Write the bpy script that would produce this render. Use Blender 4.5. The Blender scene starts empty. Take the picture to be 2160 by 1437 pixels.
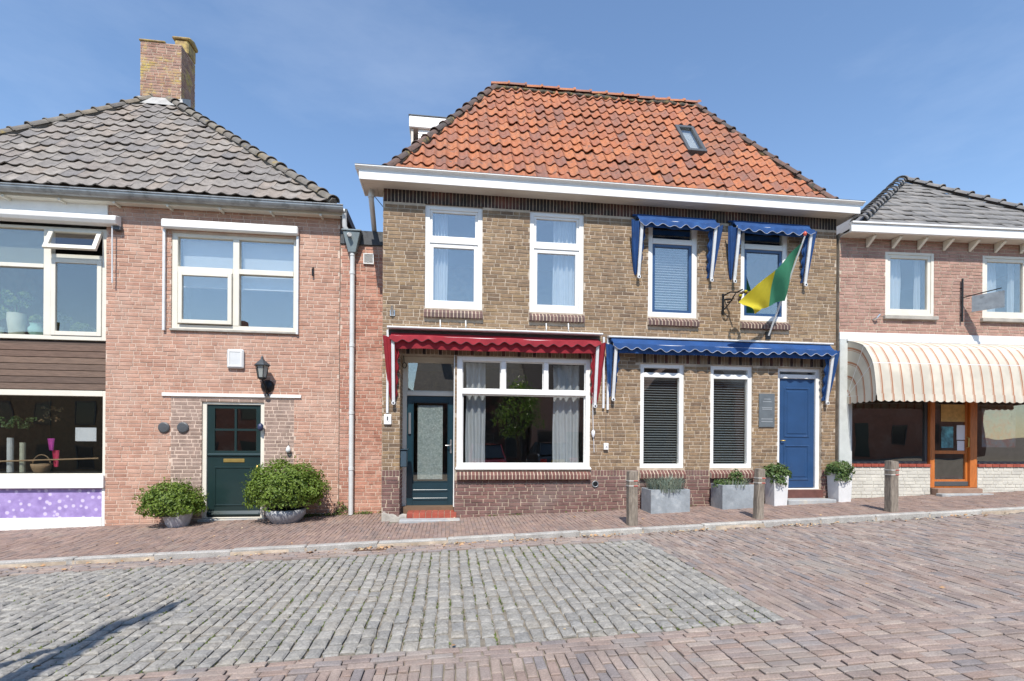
import bpy, bmesh, math, random
from mathutils import Vector, Matrix, noise as mnoise
random.seed(7)
R_ = math.radians
S = bpy.context.scene
COL = S.collection

# ------------------------------------------------------------------ camera
FPX, YH, TH, ROLL, DP, EYE = 1062.0, 930.0, R_(7.24), 0.0066, 9.2, 1.41
cam = bpy.data.cameras.new('camera'); camo = bpy.data.objects.new('camera', cam); COL.objects.link(camo)
S.camera = camo
cam.sensor_width = 36.0; cam.lens = 36.0 * FPX / 2160.0
cam.shift_y = (YH - 718.5) / 2160.0
cam.clip_start = 0.05; cam.clip_end = 2000
camo.location = (0, -DP, EYE)
camo.rotation_euler = (Matrix.Rotation(-TH, 3, 'Z') @ Matrix.Rotation(R_(90), 3, 'X') @ Matrix.Rotation(ROLL, 3, 'Z')).to_euler()
CAM = Vector((0, -DP, EYE))

# ------------------------------------------------------------------ sky, sun, exposure
SUN = Vector((0.16, 1.0, -1.28)).normalized()          # direction the light travels
elev = math.asin(-SUN.z)
wd = bpy.data.worlds.new('World'); S.world = wd; wd.use_nodes = True
nt = wd.node_tree; nt.nodes.clear()
sky = nt.nodes.new('ShaderNodeTexSky'); sky.sky_type = 'NISHITA'; sky.sun_disc = False
sky.sun_elevation = elev; sky.sun_rotation = math.atan2(-SUN.x, -SUN.y)
sky.air_density = 1.15; sky.dust_density = 0.12; sky.ozone_density = 4.0
tc = nt.nodes.new('ShaderNodeTexCoord'); mp = nt.nodes.new('ShaderNodeMapping'); mp.inputs['Scale'].default_value = (1.0, 1.0, 3.2)
mp.inputs['Rotation'].default_value = (0.25, 0.35, 0.4)
nz = nt.nodes.new('ShaderNodeTexNoise'); nz.inputs['Scale'].default_value = 1.7; nz.inputs['Detail'].default_value = 7; nz.inputs['Roughness'].default_value = 0.62
cr = nt.nodes.new('ShaderNodeValToRGB'); cr.color_ramp.elements[0].position = 0.46; cr.color_ramp.elements[1].position = 0.9
cr.color_ramp.elements[0].color = (0, 0, 0, 1); cr.color_ramp.elements[1].color = (0.12, 0.12, 0.12, 1)
mx = nt.nodes.new('ShaderNodeMix'); mx.data_type = 'RGBA'; mx.inputs[7].default_value = (7.5, 8.0, 8.6, 1)
bg = nt.nodes.new('ShaderNodeBackground'); bg.inputs['Strength'].default_value = 0.15
wo = nt.nodes.new('ShaderNodeOutputWorld')
nt.links.new(tc.outputs['Generated'], mp.inputs['Vector']); nt.links.new(mp.outputs[0], nz.inputs['Vector'])
nt.links.new(nz.outputs[0], cr.inputs[0]); nt.links.new(cr.outputs[0], mx.inputs[0])
nt.links.new(sky.outputs[0], mx.inputs[6]); nt.links.new(mx.outputs[2], bg.inputs[0]); nt.links.new(bg.outputs[0], wo.inputs[0])
sl = bpy.data.lights.new('sun', 'SUN'); sl.energy = 4.2; sl.angle = R_(0.53); sl.color = (1.0, 0.95, 0.88)
so = bpy.data.objects.new('sun', sl); COL.objects.link(so); so.location = (-5, -25, 30)
so.rotation_euler = SUN.to_track_quat('-Z', 'Y').to_euler()
S.view_settings.view_transform = 'Standard'; S.view_settings.look = 'None'
S.view_settings.exposure = 0.48; S.view_settings.gamma = 1.0

# ------------------------------------------------------------------ photo pixels -> directions
_c, _s = math.cos(TH), math.sin(TH)
def ray(px, py):
    a = px - 1080.0; b = YH - py
    a2 = a - b * ROLL; b2 = b + a * ROLL
    return Vector((a2 * _c + FPX * _s, -a2 * _s + FPX * _c, b2))
GX, GY = 0.036, 0.020                                   # fall of the street
def gz(x, y): return GX * x + GY * y
def gnd(px, py, dz=0.0):
    r = ray(px, py); t = (gz(CAM.x, CAM.y) + dz - CAM.z) / (r.z - GX * r.x - GY * r.y)
    return CAM + r * t
class Frame:
    """a facade: local u along it, y into it, z up"""
    def __init__(s, ox, oy, deg=0.0):
        s.o = Vector((ox, oy, 0)); a = R_(deg)
        s.mat = Matrix.Translation(s.o) @ Matrix.Rotation(a, 4, 'Z'); s.inv = s.mat.inverted(); s.deg = deg
    def uv(s, px, py, y=0.0):
        r = s.inv.to_3x3() @ ray(px, py); c = s.inv @ CAM
        p = c + r * ((y - c.y) / r.y); return p.x, p.z
    def rc(s, x0, y0, x1, y1, y=0.0):
        u0, z1 = s.uv(x0, y0, y); u1, z0 = s.uv(x1, y1, y); return u0, u1, z0, z1
FM = Frame(0, 0); FL = Frame(-6, 0.95); FR = Frame(7.75, 0.0, -2.5)
ID = Matrix.Identity(4)

# ------------------------------------------------------------------ materials
MATS = {}
def mat(name, col, rough=0.6, metal=0.0, cols=None, var=0.18, vscale=6.0, bump=0.0, bscale=60.0, rnd=False,
        stain=None, stain_scale=1.5, stain_lo=0.52, stain_hi=0.66, spec=0.5, stretch=(1, 1, 1), coat=0.0, sat=None, trans=0.0, fine=0.0, streak=None):
    if name in MATS: return MATS[name]
    m = bpy.data.materials.new(name); m.use_nodes = True; n = m.node_tree.nodes; l = m.node_tree.links
    b = n['Principled BSDF']; b.inputs['Roughness'].default_value = rough; b.inputs['Metallic'].default_value = metal
    b.inputs['Specular IOR Level'].default_value = spec; b.inputs['Coat Weight'].default_value = coat
    geo = n.new('ShaderNodeNewGeometry')
    mpg = n.new('ShaderNodeMapping'); mpg.inputs['Scale'].default_value = stretch
    l.new(geo.outputs['Position'], mpg.inputs['Vector'])
    def noise(scale, detail=6, rough_=0.6):
        t = n.new('ShaderNodeTexNoise'); t.inputs['Scale'].default_value = scale; t.inputs['Detail'].default_value = detail
        t.inputs['Roughness'].default_value = rough_; l.new(mpg.outputs[0], t.inputs['Vector']); return t.outputs[0]
    def ramp(fac, stops):
        r = n.new('ShaderNodeValToRGB'); e = r.color_ramp.elements
        while len(e) < len(stops): e.new(0.5)
        for i, (p, c) in enumerate(stops): e[i].position = p; e[i].color = (c[0], c[1], c[2], 1)
        l.new(fac, r.inputs[0]); return r.outputs[0]
    def mixc(fac, a, bb, mode='MIX'):
        x = n.new('ShaderNodeMix'); x.data_type = 'RGBA'; x.blend_type = mode
        for sock, v in ((0, fac), (6, a), (7, bb)):
            if isinstance(v, (int, float)): x.inputs[sock].default_value = v
            elif isinstance(v, tuple): x.inputs[sock].default_value = (v[0], v[1], v[2], 1)
            else: l.new(v, x.inputs[sock])
        return x.outputs[2]
    def math_(op, a, bb):
        x = n.new('ShaderNodeMath'); x.operation = op
        for i, v in enumerate((a, bb)):
            if isinstance(v, (int, float)): x.inputs[i].default_value = v
            else: l.new(v, x.inputs[i])
        return x.outputs[0]
    cl = cols or [col]
    if rnd:
        oi = n.new('ShaderNodeObjectInfo')
        fac = math_('FRACT', math_('ADD', geo.outputs['Random Per Island'], oi.outputs['Random']), 0.0)
    else: fac = noise(vscale * 0.5)
    if len(cl) > 1:
        if rnd: stops = [((i + 0.5) / len(cl), c) for i, c in enumerate(cl)]
        else: stops = [(0.3 + 0.4 * i / (len(cl) - 1), c) for i, c in enumerate(cl)]
        base = ramp(fac, stops)
    else: base = tuple(cl[0])
    if var > 0:
        lo = 1 - var; hi = 1 + var * 0.6
        base = mixc(1.0, base, ramp(noise(vscale), [(0.3, (lo, lo, lo)), (0.7, (hi, hi, hi))]), 'MULTIPLY')
    if fine > 0:
        lo = 1 - fine; hi = 1 + fine * 0.5
        base = mixc(1.0, base, ramp(noise(bscale, 3), [(0.35, (lo, lo, lo)), (0.65, (hi, hi, hi))]), 'MULTIPLY')
    if stain:
        f = ramp(noise(stain_scale, 8, 0.7), [(stain_lo, (0, 0, 0)), (stain_hi, (1, 1, 1))])
        base = mixc(f, base, tuple(stain))
    if streak:
        sc_, vec, lo, hi, amt = streak
        m2 = n.new('ShaderNodeMapping'); m2.inputs['Scale'].default_value = vec; l.new(geo.outputs['Position'], m2.inputs['Vector'])
        t2 = n.new('ShaderNodeTexNoise'); t2.inputs['Scale'].default_value = 1.0; t2.inputs['Detail'].default_value = 6; t2.inputs['Roughness'].default_value = .65; l.new(m2.outputs[0], t2.inputs['Vector'])
        base = mixc(ramp(t2.outputs[0], [(lo, (0, 0, 0)), (hi, (amt, amt, amt))]), base, tuple(sc_))
    if isinstance(base, tuple): b.inputs['Base Color'].default_value = (*base, 1)
    else: l.new(base, b.inputs['Base Color'])
    if bump > 0:
        bp = n.new('ShaderNodeBump'); bp.inputs['Strength'].default_value = bump; bp.inputs['Distance'].default_value = 0.01
        l.new(noise(bscale, 5), bp.inputs['Height']); l.new(bp.outputs[0], b.inputs['Normal'])
    if trans:
        tr = n.new('ShaderNodeBsdfTranslucent'); ms = n.new('ShaderNodeMixShader'); ms.inputs[0].default_value = trans
        if isinstance(base, tuple): tr.inputs[0].default_value = (*base, 1)
        else: l.new(base, tr.inputs[0])
        l.new(b.outputs[0], ms.inputs[1]); l.new(tr.outputs[0], ms.inputs[2]); l.new(ms.outputs[0], n['Material Output'].inputs[0])
    MATS[name] = m; return m
def glass_mat(name, refl, tint, rough=0.0):
    m = bpy.data.materials.new(name); m.use_nodes = True; n = m.node_tree.nodes; l = m.node_tree.links; n.clear()
    o = n.new('ShaderNodeOutputMaterial'); t = n.new('ShaderNodeBsdfTransparent'); t.inputs[0].default_value = (*tint, 1)
    g = n.new('ShaderNodeBsdfGlossy'); g.inputs['Roughness'].default_value = rough; g.inputs[0].default_value = (1, 0.95, 0.89, 1)
    lw = n.new('ShaderNodeLayerWeight'); lw.inputs[0].default_value = 0.5
    fr = n.new('ShaderNodeMath'); fr.operation = 'POWER'; fr.inputs[1].default_value = 4.5; l.new(lw.outputs['Facing'], fr.inputs[0])
    ad = n.new('ShaderNodeMath'); ad.operation = 'ADD'; ad.use_clamp = True; ad.inputs[1].default_value = refl
    geo = n.new('ShaderNodeNewGeometry'); nz = n.new('ShaderNodeTexNoise'); nz.inputs['Scale'].default_value = 1.3; nz.inputs['Detail'].default_value = 1
    bp = n.new('ShaderNodeBump'); bp.inputs['Strength'].default_value = 0.12; bp.inputs['Distance'].default_value = 0.02
    l.new(geo.outputs['Position'], nz.inputs['Vector']); l.new(nz.outputs[0], bp.inputs['Height']); l.new(bp.outputs[0], g.inputs['Normal'])
    ms = n.new('ShaderNodeMixShader'); l.new(fr.outputs[0], ad.inputs[0]); l.new(ad.outputs[0], ms.inputs[0])
    l.new(t.outputs[0], ms.inputs[1]); l.new(g.outputs[0], ms.inputs[2]); l.new(ms.outputs[0], o.inputs[0]); MATS[name] = m; return m
GL_UP = glass_mat('glass_upper', 0.22, (0.92, 0.945, 0.95))
GL = glass_mat('glass', 0.15, (0.92, 0.94, 0.935))
BR_BROWN = mat('brick_brown', (.3, .2, .12), .9, rnd=True, cols=[(.29, .192, .11), (.235, .154, .09), (.325, .222, .131), (.165, .108, .068), (.30, .204, .123), (.26, .174, .104), (.34, .238, .14), (.205, .136, .083), (.31, .207, .11), (.275, .188, .118)], var=.3, vscale=9, bump=.6, bscale=70, stain=(.10, .075, .05), stain_scale=1.3, stain_lo=.58, stain_hi=.78, fine=.2, streak=((.085, .065, .048), (2.6, 2.6, .35), .57, .76, .45))
MORTAR = mat('mortar_cream', (.56, .46, .35), .95, var=.25, vscale=5, bump=.5, bscale=120, cols=[(.37, .30, .225), (.58, .48, .37)])
MORTAR_R = mat('mortar_pale', (.58, .44, .345), .95, var=.25, vscale=5, bump=.6, bscale=120)
BR_RED = mat('brick_red', (.4, .17, .1), .9, rnd=True, cols=[(.46, .22, .15), (.39, .17, .115), (.52, .275, .195), (.43, .20, .135), (.49, .25, .175), (.36, .155, .105), (.47, .235, .165), (.54, .30, .22)], var=.28, vscale=8, bump=.6, bscale=70, streak=((.30, .17, .125), (2.2, 2.2, .4), .52, .74, .5), stain=(.52, .36, .285), stain_scale=1.1, stain_lo=.50, stain_hi=.80, fine=.2)
BR_PINK = mat('brick_pink', (.5, .33, .24), .9, rnd=True, cols=[(.50, .285, .20), (.44, .235, .165), (.55, .335, .245), (.47, .265, .185), (.52, .305, .22), (.41, .215, .15), (.49, .28, .20)], var=.22, vscale=6, bump=.6, bscale=70, stain=(.56, .40, .315), stain_scale=.9, stain_lo=.50, stain_hi=.8, fine=.18, streak=((.36, .235, .18), (2.0, 2.0, .35), .52, .74, .5))
MORTAR_P = mat('mortar_pinkish', (.62, .48, .385), .95, var=.25, vscale=5, bump=.6, bscale=120)
BR_INFILL = mat('brick_infill', (.3, .2, .15), .9, rnd=True, cols=[(.33, .235, .19), (.28, .195, .155), (.37, .265, .215), (.31, .215, .17)], var=.25, bump=.6, bscale=70, fine=.15)
BR_PURPLE = mat('brick_plinth', (.2, .09, .07), .85, rnd=True, cols=[(.19, .098, .082), (.15, .08, .07), (.22, .115, .094), (.17, .09, .08), (.20, .112, .094)], var=.3, vscale=5, bump=.5, bscale=70, stain=(.20, .15, .13), stain_scale=.9, stain_lo=.5, stain_hi=.75, fine=.2)
BR_SILL = mat('brick_sill', (.12, .06, .05), .6, rnd=True, cols=[(.11, .055, .046), (.085, .05, .045), (.14, .068, .055), (.10, .06, .052)], var=.25, bump=.3, bscale=80)
BR_SILLR = mat('brick_sill_red', (.2, .08, .06), .6, rnd=True, cols=[(.145, .058, .046), (.115, .05, .042), (.165, .07, .055)], var=.3, bump=.3, bscale=80)
BR_SOLD = mat('brick_soldier', (.14, .06, .045), .85, rnd=True, cols=[(.15, .055, .04), (.10, .045, .036), (.19, .07, .05), (.12, .055, .042)], var=.35, bump=.5, bscale=70, stain=(.022, .018, .016), stain_scale=1.6, stain_lo=.36, stain_hi=.54)
BR_LINT = mat('brick_lintel', (.2, .15, .1), .9, rnd=True, cols=[(.20, .145, .092), (.16, .115, .075), (.23, .17, .11)], var=.3, bump=.5, bscale=70)
BR_RH = mat('brick_rose', (.33, .16, .12), .9, rnd=True, cols=[(.40, .235, .18), (.34, .19, .145), (.45, .275, .215), (.38, .22, .175), (.42, .25, .19)], var=.25, bump=.6, bscale=70, stain=(.42, .28, .22), stain_scale=.8, stain_lo=.55, stain_hi=.8, fine=.15)
TILE_O = mat('tile_orange', (.5, .16, .06), .8, rnd=True, cols=[(.52, .18, .075), (.46, .155, .07), (.35, .145, .092), (.56, .20, .08), (.40, .14, .078), (.49, .17, .072), (.29, .128, .09), (.54, .19, .076)], var=.4, vscale=9, bump=.5, bscale=50, stain=(.13, .082, .066), stain_scale=9, stain_lo=.46, stain_hi=.68, fine=.22, streak=((.11, .078, .066), (1.6, .7, .55), .50, .72, .48))
TILE_D = mat('tile_hip_dark', (.13, .085, .07), .85, rnd=True, cols=[(.14, .085, .066), (.10, .072, .062), (.19, .10, .07), (.085, .066, .058)], var=.35, bump=.5, bscale=40, stain=(.04, .036, .03), stain_scale=6, stain_lo=.5, stain_hi=.66)
TILE_G = mat('tile_grey', (.2, .18, .165), .75, rnd=True, cols=[(.255, .225, .195), (.21, .19, .172), (.29, .255, .22), (.235, .20, .172), (.185, .17, .16), (.27, .225, .185)], var=.3, vscale=7, bump=.5, bscale=50, stain=(.33, .235, .05), stain_scale=3, stain_lo=.69, stain_hi=.76, fine=.15)
TILE_GD = mat('tile_grey_hip', (.15, .13, .11), .85, rnd=True, cols=[(.20, .175, .14), (.15, .135, .12), (.22, .18, .13)], var=.35, bump=.5, bscale=40, stain=(.30, .22, .07), stain_scale=5, stain_lo=.58, stain_hi=.68)
TILE_R = mat('tile_slate', (.17, .16, .155), .75, rnd=True, cols=[(.20, .19, .18), (.165, .158, .152), (.225, .21, .195)], var=.25, bump=.4, bscale=50)
MOSS = mat('ridge_mortar', (.08, .07, .06), .95, cols=[(.035, .032, .028), (.08, .07, .055), (.24, .17, .05)], var=.3, vscale=16, bump=.8, bscale=40)
WHITE = mat('paint_white', (.78, .77, .74), .42, streak=((.56, .53, .47), (7, 7, .9), .58, .76, .4), var=.06, vscale=3, bump=.05, bscale=30, stain=(.60, .57, .50), stain_scale=2.4, stain_lo=.66, stain_hi=.86)
CREAM = mat('paint_cream', (.70, .66, .56), .45, var=.07, vscale=3, stain=(.52, .48, .38), stain_scale=2.4, stain_lo=.62, stain_hi=.82)
SOFFIT = mat('paint_soffit', (.58, .53, .46), .6, var=.12, vscale=4, stain=(.35, .28, .21), stain_scale=3, stain_lo=.58, stain_hi=.74, bump=.2, bscale=20, stretch=(.3, 1, 1))
ZINC = mat('zinc', (.33, .35, .36), .5, .6, var=.25, vscale=5, stain=(.18, .19, .19), stain_scale=4)
ZINC_D = mat('zinc_dark', (.07, .075, .08), .6, .3, var=.4, vscale=5, stain=(.02, .02, .02), stain_scale=5)
PVC = mat('pipe_grey_white', (.62, .63, .62), .45, var=.12, vscale=5, stain=(.42, .42, .38), stain_scale=5, stain_lo=.6, stain_hi=.8)
TEAL = mat('paint_dark_teal', (.010, .034, .048), .28, var=.12, vscale=4, coat=.3)
GREEN_D = mat('paint_dark_green', (.012, .030, .030), .3, var=.12, vscale=4, coat=.3)
BLUE_P = mat('paint_blue', (.022, .065, .16), .35, var=.12, vscale=4, coat=.2)
ORANGE_P = mat('varnish_orange', (.50, .15, .03), .4, var=.3, vscale=8, stretch=(6, 6, .6), coat=.2)
RED_F = mat('cloth_red', (.32, .018, .03), .85, var=.25, vscale=5, bump=.25, bscale=300, stain=(.34, .07, .065), stain_scale=2.5, stain_lo=.6, stain_hi=.8, trans=.15)
BLUE_F = mat('cloth_blue', (.010, .062, .21), .8, var=.25, vscale=5, bump=.25, bscale=300, stain=(.035, .13, .33), stain_scale=2.5, stain_lo=.58, stain_hi=.8, trans=.12)
PIPING = mat('piping_dark', (.02, .015, .02), .7)
PIPING_W = mat('piping_light', (.42, .44, .50), .8)
ALU = mat('alu_white', (.70, .70, .69), .4, .1, var=.12, vscale=8, stain=(.45, .43, .40), stain_scale=5, stain_lo=.6, stain_hi=.8)
IRON = mat('iron_black', (.012, .013, .015), .45, .3)
STEEL = mat('steel', (.55, .55, .54), .3, .9)
BRASS = mat('brass', (.60, .42, .13), .35, .8)
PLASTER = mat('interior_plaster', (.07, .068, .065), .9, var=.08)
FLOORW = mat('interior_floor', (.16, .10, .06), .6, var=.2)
CURT_W = mat('curtain_white', (.80, .82, .84), .9, var=.05, bump=.1, bscale=250, trans=.3)
CURT_G = mat('curtain_grey', (.62, .63, .66), .9, var=.06, bump=.1, bscale=250, trans=.2)
BLIND = mat('blind_grey', (.30, .32, .33), .5, .2, var=.1)
SCREEN = mat('rollerblind', (.55, .57, .58), .8, var=.05)
KERB = mat('kerb_concrete', (.42, .40, .37), .9, rnd=True, cols=[(.42, .40, .37), (.38, .365, .34), (.46, .44, .40)], var=.25, vscale=6, bump=.6, bscale=90, stain=(.25, .23, .20), stain_scale=3, stain_lo=.58, stain_hi=.78, fine=.3)
PAV = mat('paver_sidewalk', (.3, .19, .15), .9, rnd=True, cols=[(.28, .195, .16), (.24, .165, .14), (.32, .225, .18), (.26, .19, .165), (.295, .20, .155), (.225, .17, .15)], var=.25, vscale=4, bump=.5, bscale=80, stain=(.30, .25, .20), stain_scale=1.2, stain_lo=.55, stain_hi=.8, fine=.2)
PAV_R = mat('paver_road', (.28, .21, .18), .9, rnd=True, cols=[(.285, .215, .182), (.245, .195, .176), (.32, .25, .21), (.265, .21, .185), (.225, .20, .195), (.35, .285, .24), (.28, .205, .17)], var=.25, vscale=4, bump=.5, bscale=80, stain=(.27, .25, .22), stain_scale=.9, stain_lo=.52, stain_hi=.8, fine=.2)
SETT = mat('sett_grey', (.27, .27, .255), .85, rnd=True, cols=[(.30, .285, .255), (.262, .25, .228), (.33, .312, .278), (.28, .264, .236), (.25, .243, .228), (.31, .286, .246)], var=.25, vscale=8, bump=.9, bscale=45, stain=(.35, .33, .29), stain_scale=1.5, stain_lo=.55, stain_hi=.8, fine=.25)
SAND = mat('joint_sand', (.22, .19, .15), 1.0, cols=[(.17, .148, .115), (.27, .235, .185)], var=.3, vscale=12, bump=.6, bscale=100)
GROUND = mat('ground_earth', (.18, .15, .12), 1.0, var=.3, vscale=2)
WOOD_P = mat('bollard_wood', (.25, .205, .16), .9, cols=[(.17, .14, .11), (.30, .255, .205)], var=.35, vscale=14, bump=.8, bscale=30, stretch=(5, 5, .5))
CLAD = mat('cladding_wood', (.16, .105, .075), .8, rnd=True, cols=[(.16, .10, .072), (.12, .08, .06), (.19, .125, .09)], var=.3, vscale=12, stretch=(.5, 5, 5), bump=.4, bscale=30)
QUARRY = mat('quarry_tile', (.33, .075, .045), .45, rnd=True, cols=[(.34, .075, .045), (.29, .062, .04), (.38, .095, .058)], var=.2, vscale=12)
STONE = mat('threshold_stone', (.36, .37, .37), .8, var=.2, vscale=5, bump=.3, bscale=60, stain=(.48, .44, .36), stain_scale=2)
CEMENT = mat('cement_patch', (.40, .37, .32), .95, var=.25, vscale=5, bump=.7, bscale=40, stain=(.32, .30, .27), stain_scale=3)
PLANT_Z = mat('planter_zinc', (.30, .33, .35), .65, .1, var=.3, vscale=5, bump=.3, bscale=40, stain=(.46, .48, .48), stain_scale=4, stain_lo=.52, stain_hi=.7)
PLANT_W = mat('planter_white', (.66, .66, .65), .5, var=.1)
SOIL = mat('soil', (.05, .038, .03), 1.0, var=.3, bump=.6, bscale=40)
LEAF_B = mat('leaf_box', (.1, .2, .03), .55, rnd=True, cols=[(.17, .25, .032), (.13, .21, .026), (.22, .30, .045), (.10, .17, .022)], var=.15, trans=.4)
LEAF_G = mat('leaf_plant', (.08, .14, .04), .55, rnd=True, cols=[(.09, .16, .04), (.13, .19, .05), (.06, .11, .03)], var=.15, trans=.3)
LEAF_T = mat('leaf_tree', (.06, .12, .025), .25, rnd=True, cols=[(.16, .27, .045), (.22, .34, .06), (.11, .20, .035)], var=.15, trans=.65)
GRASS_B = mat('grass_blue', (.20, .26, .20), .7, rnd=True, cols=[(.22, .28, .22), (.17, .23, .18), (.32, .33, .24)], var=.1, trans=.2)
MOSSG = mat('moss', (.10, .13, .03), .9, rnd=True, cols=[(.10, .14, .03), (.15, .18, .045), (.075, .10, .025)], var=.2)
DRYLEAF = mat('dry_leaf', (.4, .24, .12), .8, rnd=True, cols=[(.42, .24, .12), (.52, .34, .19), (.30, .17, .08), (.48, .38, .24)], var=.2)
BARK = mat('bark', (.12, .09, .065), .95, var=.3, vscale=8, bump=.8, bscale=25, stretch=(3, 3, .6))
PAPER = mat('paper', (.72, .72, .74), .8, var=.03)
BLACK = mat('black_matt', (.012, .012, .012), .8)
GREY_D = mat('grey_dark', (.07, .075, .08), .5, var=.1)
RUBBER = mat('rubber', (.015, .015, .015), .85)

# ------------------------------------------------------------------ mesh builder (vertices in the local space of `xf`)
ROOTM = {}
def rootm(o):
    while o.parent: o = o.parent
    return ROOTM.get(o.name, ID)
class MB:
    def __init__(s, F=None):
        s.v = []; s.f = []; s.mi = []; s.xf = F.mat if isinstance(F, Frame) else (F or ID); s.cm = 0
    def add(s, vs, fs):
        o = len(s.v); s.v += [tuple(x) for x in vs]; s.f += [tuple(i + o for i in f) for f in fs]; s.mi += [s.cm] * len(fs); return s
    def box(s, x0, y0, z0, x1, y1, z1):
        return s.add([(x0, y0, z0), (x1, y0, z0), (x1, y1, z0), (x0, y1, z0), (x0, y0, z1), (x1, y0, z1), (x1, y1, z1), (x0, y1, z1)],
                     [(3, 2, 1, 0), (4, 5, 6, 7), (0, 1, 5, 4), (1, 2, 6, 5), (2, 3, 7, 6), (3, 0, 4, 7)])
    def obox(s, c, ax, ay, az):
        c, ax, ay, az = map(Vector, (c, ax, ay, az)); vs = []
        for k in (-1, 1):
            for i, j in ((-1, -1), (1, -1), (1, 1), (-1, 1)): vs.append(c + ax * i + ay * j + az * k)
        return s.add(vs, [(3, 2, 1, 0), (4, 5, 6, 7), (0, 1, 5, 4), (1, 2, 6, 5), (2, 3, 7, 6), (3, 0, 4, 7)])
    def ring(s, u0, u1, z0, z1, w, y0, y1):
        l, r, b, t = w if isinstance(w, (tuple, list)) else (w,) * 4
        s.box(u0, y0, z0, u0 + l, y1, z1); s.box(u1 - r, y0, z0, u1, y1, z1)
        s.box(u0 + l, y0, z0, u1 - r, y1, z0 + b); s.box(u0 + l, y0, z1 - t, u1 - r, y1, z1); return s
    def prism(s, poly, y0, y1):                       # polygon in (u,z), counter-clockwise seen from -y
        n = len(poly)
        s.add([(p[0], y0, p[1]) for p in poly] + [(p[0], y1, p[1]) for p in poly],
              [tuple(range(n)), tuple(range(2 * n - 1, n - 1, -1))] + [(i, n + i, n + (i + 1) % n, (i + 1) % n) for i in range(n)]); return s
    def prism_u(s, poly, u0, u1):                     # polygon in (y,z)
        n = len(poly)
        s.add([(u0, p[0], p[1]) for p in poly] + [(u1, p[0], p[1]) for p in poly],
              [tuple(range(n - 1, -1, -1)), tuple(range(n, 2 * n))] + [(i, (i + 1) % n, n + (i + 1) % n, n + i) for i in range(n)]); return s
    def tube(s, pts, r, n=8, caps=True):
        pts = [Vector(p) for p in pts]; rs = r if isinstance(r, (list, tuple)) else [r] * len(pts); vs = []; fs = []
        up = Vector((0.31, 0.17, 0.93)).normalized()
        for i, p in enumerate(pts):
            d = (pts[min(i + 1, len(pts) - 1)] - pts[max(i - 1, 0)]).normalized()
            a = d.cross(up)
            if a.length < 1e-3: a = d.cross(Vector((1, 0, 0)))
            a.normalize(); b = d.cross(a)
            for k in range(n):
                t = 2 * math.pi * k / n; vs.append(p + (a * math.cos(t) + b * math.sin(t)) * rs[i])
        for i in range(len(pts) - 1):
            for k in range(n):
                fs.append((i * n + k, i * n + (k + 1) % n, (i + 1) * n + (k + 1) % n, (i + 1) * n + k))
        if caps:
            o = len(vs); vs += vs[:n] + vs[(len(pts) - 1) * n:len(pts) * n]; fs.append(tuple(range(o + n - 1, o - 1, -1))); fs.append(tuple(range(o + n, o + 2 * n)))
        return s.add(vs, fs)
    def lathe(s, prof, c=(0, 0, 0), n=20, axis='z'):
        vs = []; fs = []; c = Vector(c)
        for r, h in prof:
            for k in range(n):
                t = 2 * math.pi * k / n; x, y = r * math.cos(t), r * math.sin(t)
                vs.append(c + (Vector((x, y, h)) if axis == 'z' else Vector((x, -h, y)) if axis == 'y' else Vector((h, x, y))))
        for i in range(len(prof) - 1):
            for k in range(n): fs.append((i * n + k, i * n + (k + 1) % n, (i + 1) * n + (k + 1) % n, (i + 1) * n + k))
        m_ = len(prof) * n
        if prof[0][0] > 1e-4: o = len(vs); vs += vs[:n]; fs.append(tuple(range(o + n - 1, o - 1, -1)))
        if prof[-1][0] > 1e-4: o = len(vs); vs += vs[m_ - n:m_]; fs.append(tuple(range(o, o + n)))
        return s.add(vs, fs)
    def grid(s, fn, nu, nv):
        vs = [fn(i / nu, j / nv) for j in range(nv + 1) for i in range(nu + 1)]
        return s.add(vs, [(j * (nu + 1) + i, j * (nu + 1) + i + 1, (j + 1) * (nu + 1) + i + 1, (j + 1) * (nu + 1) + i) for j in range(nv) for i in range(nu)])
    def mesh(s, name, m, inv=ID, bevel=0.0, smooth=False, recalc=False, uv=None):
        X = inv @ s.xf; me = bpy.data.meshes.new(name)
        vs = s.v if X == ID else [tuple(X @ Vector(v)) for v in s.v]
        me.from_pydata(vs, [], s.f); ml = m if isinstance(m, (list, tuple)) else [m]
        for q in ml: me.materials.append(q)
        if len(ml) > 1: me.polygons.foreach_set('material_index', s.mi)
        if bevel or recalc:
            bm = bmesh.new(); bm.from_mesh(me)
            if recalc: bmesh.ops.recalc_face_normals(bm, faces=bm.faces)
            if bevel: bmesh.ops.bevel(bm, geom=bm.edges[:], offset=bevel, segments=1, profile=0.5, affect='EDGES', clamp_overlap=True)
            bm.to_mesh(me); bm.free()
        if smooth: me.polygons.foreach_set('use_smooth', [True] * len(me.polygons))
        if uv: 
            lay = me.uv_layers.new(name='UVMap')
            for lp in me.loops: lay.data[lp.index].uv = uv[lp.vertex_index]
        me.update(); return me
    def build(s, name, m, parent=None, bevel=0.0, smooth=False, kind=None, recalc=False, uv=None):
        inv = rootm(parent).inverted() if parent else ID
        o = bpy.data.objects.new(name, s.mesh(name, m, inv, bevel, smooth, recalc, uv)); COL.objects.link(o)
        if parent: o.parent = parent
        if kind: o['kind'] = kind
        return o
def tag(o, label=None, cat=None, group=None, kind=None):
    if label: o['label'] = label
    if cat: o['category'] = cat
    if group: o['group'] = group
    if kind: o['kind'] = kind
    return o
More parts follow.
